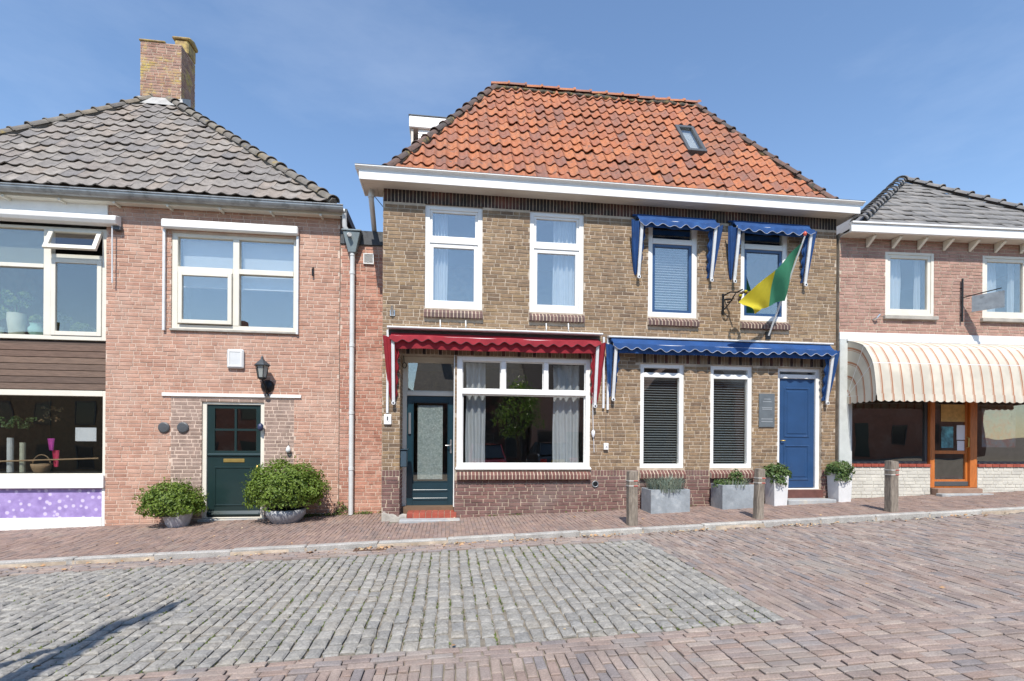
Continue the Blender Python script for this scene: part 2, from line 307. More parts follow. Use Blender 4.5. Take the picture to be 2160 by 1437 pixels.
def thing(name, label, cat, m=ID, group=None):
    """an Empty at the thing's base, m = its world matrix"""
    o = bpy.data.objects.new(name, None); COL.objects.link(o); o.empty_display_size = 0.2
    if isinstance(m, (tuple, list, Vector)): m = Matrix.Translation(Vector(m))
    o.matrix_world = m; ROOTM[o.name] = m.copy(); return tag(o, label, cat, group)
def solo(mb, name, m, label, cat, group=None, loc=None, **k):
    """one-mesh thing with its origin at loc (in mb's local space)"""
    M = mb.xf @ Matrix.Translation(Vector(loc if loc else (0, 0, 0)))
    o = bpy.data.objects.new(name, mb.mesh(name, m, M.inverted(), **k)); COL.objects.link(o); o.matrix_world = M
    ROOTM[o.name] = M.copy()
    return tag(o, label, cat, group)
def Fm(F, u, y, z): return F.mat @ Matrix.Translation((u, y, z))
def inst(name, me, parent, mw):
    """a piece sharing mesh data; mw = matrix in the root's space"""
    o = bpy.data.objects.new(name, me); COL.objects.link(o); o.parent = parent; o.matrix_local = mw; return o

# ------------------------------------------------------------------ bricks
def brick_geo(L, H, yf=-0.006, yb=0.02, c=0.003, j=0.0, rn=random):
    """front face at y=yf, centred in u and z"""
    a, b = L / 2, H / 2; J = lambda: rn.uniform(-j, j)
    fr = [(-a + c + J(), yf, -b + c + J()), (a - c + J(), yf, -b + c + J()), (a - c + J(), yf, b - c + J()), (-a + c + J(), yf, b - c + J())]
    md = [(-a, yf + c, -b), (a, yf + c, -b), (a, yf + c, b), (-a, yf + c, b)]
    bk = [(x, yb, z) for x, _, z in md]
    fs = [(0, 1, 2, 3)]
    for i in range(4):
        k = (i + 1) % 4; fs.append((4 + i, 4 + k, k, i)); fs.append((8 + i, 8 + k, 4 + k, 4 + i))
    return fr + md + bk, fs
class Bricks:
    """collects bricks of one wall: (u,z,L,H,material,dy)"""
    def __init__(s, F, wall): s.F = F; s.wall = wall; s.b = []
    def courses(s, u0, u1, z0, z1, openings, m, course=0.069, joint=0.0135, L=0.232, seed=1, header=0.24, dy=0.0):
        rn = random.Random(seed); z = z0; row = 0
        while z < z1 - 0.02:
            h = min(course, z1 - z) - joint
            if h > 0.02:
                zm = z + h / 2; iv = [(u0, u1)]
                for a, b, c, d in openings:
                    if c < zm + h * 0.3 and d > zm - h * 0.3:
                        nv = []
                        for p, q in iv:
                            if b <= p or a >= q: nv.append((p, q)); continue
                            if a > p: nv.append((p, a))
                            if b < q: nv.append((b, q))
                        iv = nv
                u = u0 - rn.uniform(0.02, L)
                while u < u1:
                    l = L if rn.random() > header else 0.112
                    for p, q in iv:
                        a = max(u, p + (0.002 if u > p else 0)); b = min(u + l - joint, q)
                        if b - a > 0.028: s.b.append(((a + b) / 2, zm, b - a, h, m, dy, abs(b - a - (l - joint)) < 1e-4 and abs(h - course + joint) < 1e-4))
                    u += l
            z += course; row += 1
    def soldiers(s, u0, u1, z0, z1, m, w=0.062, joint=0.011, alt=None, dy=0.0):
        n = max(1, round((u1 - u0) / w)); w = (u1 - u0) / n
        for i in range(n):
            mm = m if not alt else alt(i)
            s.b.append((u0 + (i + .5) * w, (z0 + z1) / 2, w - joint, z1 - z0 - joint, mm, dy, False))
    def finish(s, nmax=300, name='brick'):
        rn = random.Random(5); inv = rootm(s.wall).inverted() @ s.F.mat
        full = [b for b in s.b if b[6]]
        full.sort(key=lambda b: ((s.F.mat @ Vector((b[0], 0, b[1]))) - CAM).length / (b[2] ** 0.5))
        ind = set(id(b) for b in full[:nmax]); cache = {}; per = {}
        for b in s.b:
            u, z, L, H, m, dy, _ = b
            d = dy + rn.uniform(-0.003, 0.002); rz = rn.uniform(-0.006, 0.006)
            if id(b) in ind:
                key = (round(L, 3), m.name, rn.randrange(4))
                if key not in cache:
                    mb = MB(); mb.add(*brick_geo(L, H, j=0.003, rn=rn)); cache[key] = mb.mesh(name, m)
                inst(name, cache[key], s.wall, inv @ Matrix.Translation((u, d, z)) @ Matrix.Rotation(rz, 4, 'Y'))
            else:
                vs, fs = brick_geo(L, H, j=0.003, rn=rn); mb = per.setdefault(m.name, (MB(s.F), m))[0]
                mb.add([(x + u + zz * rz, y + d, zz + z - x * rz) for x, y, zz in vs], fs)
        for mb, m in per.values(): mb.build('brickwork', m, s.wall, kind='stuff')
def wall_core(F, u0, u1, z0, z1, y0, y1, openings, name, m, parent):
    us = sorted({u0, u1, *[min(max(o[i], u0), u1) for o in openings for i in (0, 1)]}); zs = sorted({z0, z1, *[min(max(o[i], z0), z1) for o in openings for i in (2, 3)]})
    def solid(i, j):
        if i < 0 or j < 0 or i >= len(us) - 1 or j >= len(zs) - 1: return False
        a, b = (us[i] + us[i + 1]) / 2, (zs[j] + zs[j + 1]) / 2
        return not any(o[0] < a < o[1] and o[2] < b < o[3] for o in openings)
    mb = MB(F)
    for i in range(len(us) - 1):
        for j in range(len(zs) - 1):
            if not solid(i, j): continue
            a, b, c, d = us[i], us[i + 1], zs[j], zs[j + 1]
            mb.add([(a, y0, c), (b, y0, c), (b, y0, d), (a, y0, d)], [(0, 1, 2, 3)]); mb.add([(a, y1, c), (b, y1, c), (b, y1, d), (a, y1, d)], [(3, 2, 1, 0)])
            if not solid(i - 1, j): mb.add([(a, y0, c), (a, y1, c), (a, y1, d), (a, y0, d)], [(3, 2, 1, 0)])
            if not solid(i + 1, j): mb.add([(b, y0, c), (b, y1, c), (b, y1, d), (b, y0, d)], [(0, 1, 2, 3)])
            if not solid(i, j - 1): mb.add([(a, y0, c), (b, y0, c), (b, y1, c), (a, y1, c)], [(3, 2, 1, 0)])
            if not solid(i, j + 1): mb.add([(a, y0, d), (b, y0, d), (b, y1, d), (a, y1, d)], [(0, 1, 2, 3)])
    return mb.build(name, m, parent)
def window(F, house, rect, y0, y1, w, m, sashes, label=None, bevel=0.004):
    """house > window (its outer frame) > sash, pane. sash = (rect, width, material, y0, y1, glass[, tilt])"""
    u0, u1, z0, z1 = rect
    win = MB(F).ring(u0, u1, z0, z1, w, y0, y1).build('window', m, house, bevel=bevel)
    if label: win['label'] = label
    for sa in sashes:
        (a, b, c, d), sw, sm, q0, q1, g = sa[:6]
        if sm is not None: MB(F).ring(a, b, c, d, sw, q0, q1).build('sash', sm, win, bevel=bevel)
        l, r, bt, t = sw if isinstance(sw, (tuple, list)) else (sw,) * 4
        if sm is None: l = r = bt = t = 0
        ym = (q0 + q1) / 2
        MB(F).box(a + l - .004, ym - .003, c + bt - .004, b - r + .004, ym + .003, d - t + .004).build('pane', g, win)
    return win
def brick_sill(F, house, u0, u1, z1, m, out=0.07, h=0.17, n=None):
    """sloping sill of bricks on edge"""
    s = MB(F); s.prism_u([(0.03, z1 - h + .012), (-out + .006, z1 - h + .010), (-out + .006, z1 - h * .5 - .002), (0.03, z1 - .008)], u0 + .004, u1 - .004)
    sill = s.build('sill', MORTAR, house)
    n = n or round((u1 - u0) / 0.068); w = (u1 - u0) / n
    mb = MB(); mb.prism_u([(0.03, -h), (-out, -h), (-out, -h * .5), (0.03, 0)], -w / 2 + .0075, w / 2 - .0075); me = mb.mesh('brick', m, bevel=.004)
    inv = rootm(house).inverted() @ F.mat; rn = random.Random(int(u0 * 100))
    for i in range(n): inst('brick', me, sill, inv @ Matrix.Translation((u0 + (i + .5) * w, rn.uniform(-.004, .003), z1 + rn.uniform(-.003, .003))))
    return sill
# ------------------------------------------------------------------ roof tiles
def pantile(pw, pl, amp=.050, th=.018, nseg=8, lap=.05, lap_u=.03, phase=.42, sharp=1.0):
    """tile in (u,v,n): u across, v up the slope; origin lower left of the exposed part"""
    W = pw + lap_u; Lg = pl + lap; vs = []; fs = []
    def h(t):
        x = t * W / pw
        c = 0.5 - 0.5 * math.cos(2 * math.pi * (x - phase)); return amp * (c ** sharp)
    lift = th + .016
    for v, k in ((0, lift), (Lg, 0.0)):
        for i in range(nseg + 1):
            t = i / nseg; vs.append((t * W, v, h(t) + k))
    n = nseg + 1
    for i in range(nseg): fs.append((i, i + 1, n + i + 1, n + i))
    o = len(vs)
    for i in range(n):
        t = i / nseg; vs.append((t * W, 0, h(t) + lift)); vs.append((t * W, .004, h(t) + lift - th))
    for i in range(nseg): fs.append((o + 2 * i + 1, o + 2 * i + 3, o + 2 * i + 2, o + 2 * i))
    o = len(vs)
    for x, t in ((0, 0), (W, 1)): vs += [(x, 0, h(t) + lift), (x, 0, h(t) + lift - th), (x, Lg, -th + h(t)), (x, Lg, h(t))]
    fs.append((o, o + 3, o + 2, o + 1)); fs.append((o + 4, o + 5, o + 6, o + 7))
    return vs, fs
def flat_tile(pw, pl, th=.02, lap=.04):
    W = pw - .006; Lg = pl + lap; k = th + .006
    vs = [(0, 0, k), (W, 0, k), (W, Lg, 0), (0, Lg, 0), (0, 0, k - th), (W, 0, k - th)]
    return vs, [(0, 1, 2, 3), (4, 5, 1, 0), (0, 3, 4), (1, 5, 2)]
def tile_roof(roof, P, U, V, poly, pw, pl, geo, m, nmax=300, seed=3, jit=.010, name='roof_tile', holes=()):
    """P,U,V in root space; poly in (u,v)"""
    U = Vector(U).normalized(); V = Vector(V).normalized(); N = U.cross(V).normalized(); P = Vector(P)
    Mx = Matrix((U.to_4d(), V.to_4d(), N.to_4d(), (0, 0, 0, 1))).transposed(); Mx[0][3], Mx[1][3], Mx[2][3] = P; Mx[3] = (0, 0, 0, 1)
    rn = random.Random(seed); mbm = MB(); mbm.add(*geo); vs, fs = geo
    mes = []
    for k in range(4): q = MB(); q.add([(x, y, z * (1 + .05 * k - .07)) for x, y, z in vs], fs); me = q.mesh(name, m, smooth=True); mes.append(me)
    umin = min(p[0] for p in poly); umax = max(p[0] for p in poly); vmax = max(p[1] for p in poly)
    def inside(u, v):
        c = False; n = len(poly)
        for i in range(n):
            (x1, y1), (x2, y2) = poly[i], poly[(i + 1) % n]
            if (y1 > v) != (y2 > v) and u < (x2 - x1) * (v - y1) / (y2 - y1) + x1: c = not c
        return c
    cells = []
    for r in range(int(math.ceil(vmax / pl))):
        for c in range(int(math.floor(umin / pw)), int(math.ceil(umax / pw))):
            u, v = c * pw, r * pl
            if any(a < u + pw / 2 < b and e < v + pl / 2 < d for a, b, e, d in holes): continue
            ins = [inside(u + a * pw, v + b * pl) for a in (.02, .98) for b in (.02, .98)]
            if all(ins): cells.append((u, v, 2))
            elif any(ins): cells.append((u, v, 1))
    RM = rootm(roof)
    fullc = sorted([c for c in cells if c[2] == 2], key=lambda c: ((RM @ (Mx @ Vector((c[0], c[1], 0)))) - CAM).length)
    ind = set(fullc[:nmax]); stuff = MB(RM @ Mx)
    for c in cells:
        u, v, k = c
        j = Matrix.Translation((u + rn.uniform(-jit, jit) * .5, v + rn.uniform(-jit, jit) * 1.3, rn.uniform(-.004, .010))) @ Matrix.Rotation(rn.gauss(0, .022), 4, 'Z') @ Matrix.Rotation(rn.gauss(0, .02), 4, 'Y') @ Matrix.Rotation(rn.gauss(0, .016), 4, 'X')
        if c in ind: inst(name, rn.choice(mes), roof, Mx @ j)
        else:
            pv = [j @ Vector(p) for p in vs]
            if k == 2: stuff.add(pv, fs)
            else:
                bm = bmesh.new(); bv = [bm.verts.new(p) for p in pv]
                for f in fs: bm.faces.new([bv[i] for i in f])
                n = len(poly)
                for i in range(n):
                    (x1, y1), (x2, y2) = poly[i], poly[(i + 1) % n]; d = Vector((x2 - x1, y2 - y1, 0)); nn = Vector((d.y, -d.x, 0)).normalized()
                    if abs(d.y) < 1e-6: continue
                    bmesh.ops.bisect_plane(bm, geom=bm.verts[:] + bm.edges[:] + bm.faces[:], plane_co=(x1, y1, 0), plane_no=nn, clear_outer=True)
                bm.verts.index_update()
                stuff.add([x.co for x in bm.verts], [tuple(y.index for y in f.verts) for f in bm.faces]); bm.free()
    if stuff.v: stuff.build('tile_field', m, roof, kind='stuff', smooth=True)
def cap_tiles(roof, A, B, r, L, m, side, name='ridge_tile', jit=.012, seed=9, flare=1.12):
    """half-round tiles from A (low) to B (high) in root space; side = up direction"""
    A, B = Vector(A), Vector(B); d = (B - A).normalized(); Ln = (B - A).length; n = max(1, round(Ln / L)); L = Ln / n
    up = Vector(side); up = (up - d * up.dot(d)).normalized(); x = d.cross(up)
    Mx = Matrix((x.to_4d(), d.to_4d(), up.to_4d(), (0, 0, 0, 1))).transposed(); Mx[3] = (0, 0, 0, 1)
    mb = MB(); k = 9; vs = []; fs = []
    for rr, v, dz in ((r * flare, 0, .016), (r * flare, .035, .014), (r, .045, .004), (r * .94, L + .04, -.006)):
        for i in range(k + 1):
            t = math.pi * i / k; vs.append((rr * math.cos(t), v, rr * .82 * math.sin(t) + dz))
    for j in range(3):
        for i in range(k): fs.append((j * (k + 1) + i, (j + 1) * (k + 1) + i, (j + 1) * (k + 1) + i + 1, j * (k + 1) + i + 1))
    o = len(vs)
    for i in range(k + 1):
        t = math.pi * i / k; vs.append((r * flare * math.cos(t), 0, r * flare * .82 * math.sin(t) + .016)); vs.append(((r * flare - .018) * math.cos(t), 0.0, (r * flare - .018) * .82 * math.sin(t) + .016))
    for i in range(k): fs.append((o + 2 * i, o + 2 * i + 2, o + 2 * i + 3, o + 2 * i + 1))
    mb.add(vs, fs); me = mb.mesh(name, m, smooth=True, recalc=False); rn = random.Random(seed)
    for i in range(n):
        p = A + d * (L * i); T = Matrix.Translation(p + up * rn.uniform(-jit, jit) * .6 + x * rn.uniform(-jit, jit) * .6)
        inst(name, me, roof, T @ Mx @ Matrix.Rotation(rn.uniform(-.04, .04), 4, 'Z') @ Matrix.Rotation(rn.uniform(-.05, .05), 4, 'Y'))

# ================================================================== GROUND (the street falls gently to the left)
gx = Vector((1, 0, GX)).normalized(); gn = gx.cross(Vector((0, 1, GY))).normalized(); gy = gn.cross(gx)
GM = Matrix((gx.to_4d(), gy.to_4d(), gn.to_4d(), (0, 0, 0, 1))).transposed(); GM[3] = (0, 0, 0, 1)
GINV = GM.inverted()
KY = -1.68; RD = -0.07                                   # kerb line, road below the pavement
def structure(mb, name, m, **k):
    o = bpy.data.objects.new(name, mb.mesh(name, m, GINV if mb.xf != ID else ID, **k)); COL.objects.link(o)
    if mb.xf != ID: o.matrix_world = GM; ROOTM[o.name] = GM.copy()
    o['kind'] = 'structure'; return o
g0 = MB(GM); g0.add([(-300, -300, -.35), (300, -300, -.35), (300, 300, -.35), (-300, 300, -.35)], [(0, 1, 2, 3)])
structure(g0, 'ground', GROUND)
road = structure(MB(GM).box(-30, -21.0, RD - .25, 30, KY - .062, RD - .022), 'road', SAND)
walk = structure(MB(GM).box(-30, KY + .062, -.25, 30, 1.6, -.018), 'sidewalk', SAND)
kerb = structure(MB(GM).box(-30, KY - .058, -.30, 30, KY + .058, -.03), 'kerb', MORTAR)
def paver_geo(L, W, c=.005, dome=0.0, j=.004, rn=random, dep=.025):
    a, b = L / 2, W / 2; J = lambda: rn.uniform(-j, j)
    md = [(-a + J(), -b + J(), -c), (a + J(), -b + J(), -c), (a + J(), b + J(), -c), (-a + J(), b + J(), -c)]
    tp = [(x * (1 - c * 1.6 / a), y * (1 - c * 1.6 / b), J() * .4) for x, y, _ in md]; bk = [(x, y, -dep) for x, y, _ in md]
    vs = tp + md + bk; fs = []
    if dome: vs.append((J(), J(), dome)); fs += [(0, 1, 12), (1, 2, 12), (2, 3, 12), (3, 0, 12)]
    else: fs.append((0, 1, 2, 3))
    for i in range(4):
        k = (i + 1) % 4; fs.append((4 + i, 4 + k, k, i)); fs.append((8 + i, 8 + k, 4 + k, 4 + i))
    return vs, fs
def pave(root, cells, z, m, name, field, nmax=300, dome=0.0, c=.005, j=.004, seed=4, lift=.003, tilt=.015):
    """cells: (x, y, L, W, angle)"""
    def wob(x, y, k): return mnoise.noise(Vector((x * .55, y * .55, k)))
    cells = [(x + .05 * wob(x, y, 1), y + .045 * wob(x, y, 5), L, W, a + .05 * wob(x * 1.5, y * 1.5, 9)) for x, y, L, W, a in cells] if lift > .0035 else cells
    rn = random.Random(seed); order = sorted(range(len(cells)), key=lambda i: ((GM @ Vector((cells[i][0], cells[i][1], z))) - CAM).length if visible(cells[i], z) else 99)
    ind = set(order[:nmax]); cache = {}; st = MB(GM)
    for i, (x, y, L, W, a) in enumerate(cells):
        T = Matrix.Translation((x, y, z + rn.uniform(-lift, lift) + (.013 * wob(x * 1.6, y * 1.6, 3) if lift > .0035 else 0))) @ Matrix.Rotation(a, 4, 'Z') @ Matrix.Rotation(rn.gauss(0, tilt), 4, 'X') @ Matrix.Rotation(rn.gauss(0, tilt * .6), 4, 'Y')
        if i in ind:
            key = (round(L, 2), round(W, 2), rn.randrange(5))
            if key not in cache: cache[key] = MB().add(*paver_geo(key[0], key[1], c, dome, j, rn)).mesh(name, m)
            inst(name, cache[key], root, T)
        else:
            vs, fs = paver_geo(L, W, c, dome, j, rn); st.add([T @ Vector(v) for v in vs], fs)
    if st.v: st.build(field, m, root, kind='stuff')
def proj(p):
    d = Vector(p) - CAM; xc = d.x * _c - d.y * _s; zc = d.x * _s + d.y * _c
    if zc < .2: return -9999, -9999
    return 1080 + FPX * xc / zc, YH - FPX * d.z / zc
def visible(c, z):
    px, py = proj(GM @ Vector((c[0], c[1], z))); return -10 < px < 2170 and py < 1440
# sidewalk: small clay bricks across the walk
cells = []; rn = random.Random(11); x = -11.5
while x < 15.5:
    w = .062; yy0 = KY + .066; y = yy0 - rn.choice((0, .5)) * .2; ymax = 0.99 if x < -1.2 else 0.02
    while y < ymax:
        a, b = max(y, yy0), min(y + .2, ymax)
        if b - a > .03 and not (-1.05 < x < .2 and b > -.36 and a > -.36): cells.append((x + w / 2, (a + b) / 2, w - .006, b - a - .006, 0))
        y += .2
    x += w
pave(walk, cells, 0, PAV, 'paving_brick', 'paving_brick_field', 300, c=.003, j=.002, tilt=.012)
# road: brick gutter strip, grey setts to the left of x=2.75, clay bricks elsewhere
XS, YS0, YS1 = 2.84, -2.12, -5.32
cells = []; y = KY - .068
while y > YS0 + .02:
    x = -11.5 - rn.uniform(0, .2)
    while x < XS: cells.append((x + .1, y - .033, .194, .060, 0)); x += .2
    y -= .066
x = -11.5; row = 0
while x < 15.5:                                           # right of the setts: courses running away from the house
    if x > XS - .06:
        y = KY - .07 - rn.choice((0, .1))
        while y > YS1: cells.append((x + .036, y - .1, .067, .194, 0)); y -= .2
    x += .073
y = YS1 - .01
while y > -5.55:                                          # a border course along the setts
    x = -7.5 - rn.uniform(0, .2)
    while x < 9.5: cells.append((x + .1, y - .038, .194, .070, 0)); x += .2
    y -= .076
yb0 = y; x = -6.5
while x < 1.7:                                            # middle of the street: bricks pointing at the houses
    yy = yb0 - rn.choice((0, .1)) + .1
    while yy > -8.2:
        a, b = min(yy, yb0), yy - .2
        if a - b > .05: cells.append((x + .039, (a + b) / 2, .072, a - b - .006, 0))
        yy -= .2
    x += .078
yy = yb0
while yy > -8.2:
    x = 1.7 - rn.choice((0, .1)) + .1
    while x < 9.5:
        a, b = max(x - .1, 1.7), x + .1
        if b - a > .05: cells.append(((a + b) / 2, yy - .039, b - a - .006, .072, 0))
        x += .2
    yy -= .078
pave(road, cells, RD, PAV_R, 'paving_brick', 'paving_brick_field', 300, c=.006, j=.004, lift=.005, tilt=.022, seed=6)
cells = []; joints = []; x = -11.0
while x < XS - .13:
    w = rn.choice((.115, .125, .135, .12)); y = YS0 - rn.uniform(0, .12)
    while y > YS1 + .05:
        l = min(rn.choice((.14, .16, .175, .19)), y - YS1); cells.append((x + w / 2, y - l / 2, w - .016, l - .016, rn.gauss(0, .012))); joints.append((x + w, y, l)); y -= l
    x += w
pave(road, cells, RD, SETT, 'sett', 'sett_field', 300, dome=.006, c=.010, j=.010, lift=.004, tilt=.028, seed=8)
# kerb stones
rn = random.Random(3); x = -12.0; kme = [MB().box(-.494, -.06, -.28, .494, .06, 0).mesh('kerb_stone', KERB, bevel=.012) for _ in range(3)]
while x < 16:
    inst('kerb_stone', rn.choice(kme), kerb, Matrix.Translation((x + .5, KY + rn.uniform(-.006, .006), rn.uniform(-.004, .006))) @ Matrix.Rotation(rn.gauss(0, .003), 4, 'Z') @ Matrix.Rotation(rn.gauss(0, .004), 4, 'Y')); x += 1.0

# ================================================================== MAIN HOUSE
HM = thing('town_house', 'brown brick town house with orange pantile roof and long white eaves', 'house', FM.mat)
UL, UR = -1.17, 7.70
o_w1 = FM.rc(897, 428, 1017, 653); o_w2 = FM.rc(1118, 444, 1231, 659); o_w3 = FM.rc(1368, 462, 1471, 664); o_w4 = FM.rc(1563, 477, 1662, 671)
zt, zb = 5.68, 3.80
o_w1, o_w2, o_w3, o_w4 = [(a, b, zb, zt) for a, b, _, _ in (o_w1, o_w2, o_w3, o_w4)]
ub0, _ = FM.uv(963, 900); ub1, _ = FM.uv(1245, 900); o_big = (ub0, ub1, .905, 2.945)
ud0, _ = FM.uv(843, 900); o_door = (ud0, ub0 - .03, -.35, 2.985)
a0 = FM.uv(1350, 900)[0]; a1 = FM.uv(1443, 900)[0]; b0 = FM.uv(1498, 900)[0]; b1 = FM.uv(1587, 900)[0]; d0 = FM.uv(1640, 900)[0]; d1 = FM.uv(1733, 900)[0]
o_na = (a0, a1, .905, 2.90); o_nb = (b0, b1, .905, 2.90); zd2 = FM.uv(1690, 1033)[1]; o_d2 = (d0, d1, zd2, 2.90)
ops = [o_w1, o_w2, o_w3, o_w4, o_big, o_door, o_na, o_nb, o_d2]
wall = wall_core(FM, UL, UR, -.5, 6.06, 0, .28, ops, 'wall', MORTAR, HM)
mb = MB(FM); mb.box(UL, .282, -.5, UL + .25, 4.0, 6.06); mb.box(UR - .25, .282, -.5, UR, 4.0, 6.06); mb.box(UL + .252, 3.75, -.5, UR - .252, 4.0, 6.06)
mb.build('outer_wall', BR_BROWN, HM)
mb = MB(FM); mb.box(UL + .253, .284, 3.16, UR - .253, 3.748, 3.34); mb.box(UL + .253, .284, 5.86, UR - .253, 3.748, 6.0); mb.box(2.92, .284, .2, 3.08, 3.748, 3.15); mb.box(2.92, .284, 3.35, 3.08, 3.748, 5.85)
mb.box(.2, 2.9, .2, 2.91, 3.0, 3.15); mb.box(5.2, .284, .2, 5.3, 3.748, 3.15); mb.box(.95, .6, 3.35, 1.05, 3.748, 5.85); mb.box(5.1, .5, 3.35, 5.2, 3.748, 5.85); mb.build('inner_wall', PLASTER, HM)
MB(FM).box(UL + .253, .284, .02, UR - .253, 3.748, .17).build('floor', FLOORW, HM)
BK = Bricks(FM, wall)
zp = .875
sills = [(w[0] - .02, w[1] + .02, zb - .19, zb) for w in (o_w1, o_w2, o_w3, o_w4)] + [(o_big[0], o_big[1] + .01, .69, .91)] + [(w[0] - .02, w[1] + .02, .69, .91) for w in (o_na, o_nb)]
band = (UL + .12, UR - .1, 2.985, 3.155)
BK.courses(UL + .003, UR - .003, zp, 5.66, ops + sills + [(UL, UR, 5.66, 7), (ud0 - .12, ub0, 2.93, 3.155), (ub0, ub1 + .12, 2.945, 3.155), (a0 - .1, d1 + .1, 2.90, 3.12)], BR_BROWN, seed=2)
BK.courses(UL + .003, UR - .003, -.2, zp - .11, ops + sills, BR_PURPLE, seed=3, dy=-.004)
for a, b in ((UL + .003, ud0), (ub1 + .015, a0 - .025), (a1 + .025, b0 - .025), (b1 + .025, d0), (d1, UR - .003)): BK.soldiers(a, b, zp - .11, zp - .005, BR_PURPLE, dy=-.004)
BK.soldiers(UL + .003, UR - .003, 5.665, 5.90, BR_SOLD, w=.064)
BK.soldiers(ud0 - .115, ub1 + .115, 2.955, 3.15, None, w=.072, alt=lambda i: BR_SOLD if i % 4 == 3 else BR_LINT)
BK.soldiers(a0 - .1, d1 + .1, 2.91, 3.12, None, w=.072, alt=lambda i: BR_SOLD if i % 3 == 2 else BR_LINT)
BK.finish(300)
# side of the house over the low link and the reveal of the recessed door
FS = Frame(UL, .98, -90); sd = Bricks(FS, wall); sd.courses(0.0, .976, -.2, 5.9, [], BR_BROWN, seed=8); sd.finish(0)
FD = Frame(ud0, .0, 90); sd = Bricks(FD, wall); sd.courses(0.004, .56, zp, 2.93, [], BR_BROWN, seed=9); sd.courses(0.004, .56, -.1, zp, [], BR_PURPLE, seed=10); sd.finish(0)
mb = MB(FM); mb.box(ud0 - .12, .282, -.4, ud0 + .003, .8, 3.15); mb.box(ub0 - .035, .282, -.4, ub0 + .03, .8, 2.94); mb.box(ud0 + .004, .282, 2.985, ub0 - .036, .8, 3.15); mb.build('porch_wall', MORTAR, HM)
MB(FM).box(ub0 - .052, .02, .2, ub0 - .036, .46, 2.97).build('porch_lining', WHITE, HM)
for w in (o_w1, o_w2, o_w3, o_w4): brick_sill(FM, HM, w[0] - .015, w[1] + .015, zb - .004, BR_SILL, out=.075, h=.175)
brick_sill(FM, HM, o_big[0] + .005, o_big[1] + .005, .875, BR_SILLR, out=.085, h=.18)
for w in (o_na, o_nb): brick_sill(FM, HM, w[0] - .015, w[1] + .015, .89, BR_SILLR, out=.085, h=.18)
# upper windows
def upper(o, sm, ga, gb):
    u0, u1, z0, z1 = o; zb_ = z0 + (z1 - z0) * .655
    win = window(FM, HM, o, .035, .13, (.085, .085, .075, .085), WHITE, [
        ((u0 + .087, u1 - .087, zb_ + .045, z1 - .087), (.045, .045, .05, .04), sm[0], .055, .115, ga),
        ((u0 + .087, u1 - .087, z0 + .077, zb_ - .047), (.065, .065, .075, .07), sm[1], .045, .11, gb)])
    MB(FM).box(u0 + .086, .028, zb_ - .045, u1 - .086, .128, zb_ + .043).build('transom', WHITE, win, bevel=.004)
    return win
upper(o_w1, (WHITE, WHITE), GL_UP, GL_UP); upper(o_w2, (WHITE, WHITE), GL_UP, GL_UP)
def upper_blue(o, i):
    u0, u1, z0, z1 = o; zb_ = z1 - .42
    win = window(FM, HM, o, .035, .13, (.10, .10, .10, .09), CREAM if i else WHITE, [
        ((u0 + .10, u1 - .10, zb_ + .05, z1 - .09), (.0, .0, .0, .0), None, .07, .08, GL),
        ((u0 + .102, u1 - .102, z0 + .102, zb_ - .05), .055, BLUE_P, .05, .11, GL_UP)])
    MB(FM).box(u0 + .101, .028, zb_ - .048, u1 - .101, .128, zb_ + .05).build('transom', WHITE, win, bevel=.004)
upper_blue(o_w3, 0); upper_blue(o_w4, 0)
# big shop-style window
u0, u1, z0, z1 = o_big; zm = FM.uv(1100, 829)[1]; m1 = FM.uv(1062, 800)[0]; m2 = FM.uv(1152, 800)[0]
win = MB(FM).ring(u0, u1, z0, z1, (.10, .085, .075, .075), .015, .15).build('window', WHITE, HM, bevel=.005)
win['label'] = 'wide white framed shop window with three panes above one large pane'
MB(FM).box(u0 + .101, .008, zm - .035, u1 - .086, .145, zm + .04).build('transom', WHITE, win, bevel=.005)
for m_ in (m1, m2): MB(FM).box(m_ - .042, .012, zm + .042, m_ + .042, .14, z1 - .077).build('mullion', WHITE, win, bevel=.005)
for a, b in ((u0 + .10, m1 - .042), (m1 + .042, m2 - .042), (m2 + .042, u1 - .085)):
    MB(FM).ring(a + .002, b - .002, zm + .042, z1 - .078, (.014, .014, .03, .014), .055, .095).build('sash', WHITE, win, bevel=.003)
    MB(FM).box(a + .01, .07, zm + .05, b - .01, .076, z1 - .08).build('pane', GL, win)
MB(FM).ring(u0 + .102, u1 - .087, z0 + .077, zm - .037, .02, .06, .10).build('sash', WHITE, win, bevel=.003)
MB(FM).box(u0 + .11, .075, z0 + .085, u1 - .095, .081, zm - .04).build('pane', GL, win)
MB(FM).prism_u([(.02, .882), (-.045, .882), (-.045, .90), (.014, .926), (.02, .926)], u0 - .015, u1 + .015).build('drip_rail', WHITE, win, bevel=.003)
# narrow ground-floor windows
for o in (o_na, o_nb):
    u0, u1, z0, z1 = o; zz = FM.uv(1393, 790)[1]
    wn = window(FM, HM, o, .03, .13, (.085, .085, .08, .075), WHITE, [
        ((u0 + .085, u1 - .085, zz + .035, z1 - .075), .0, None, .07, .08, GL_UP), ((u0 + .085, u1 - .085, z0 + .08, zz - .055), .0, None, .075, .085, GL)])
    MB(FM).box(u0 + .086, .024, zz - .053, u1 - .086, .128, zz + .035).build('transom', WHITE, wn, bevel=.004)
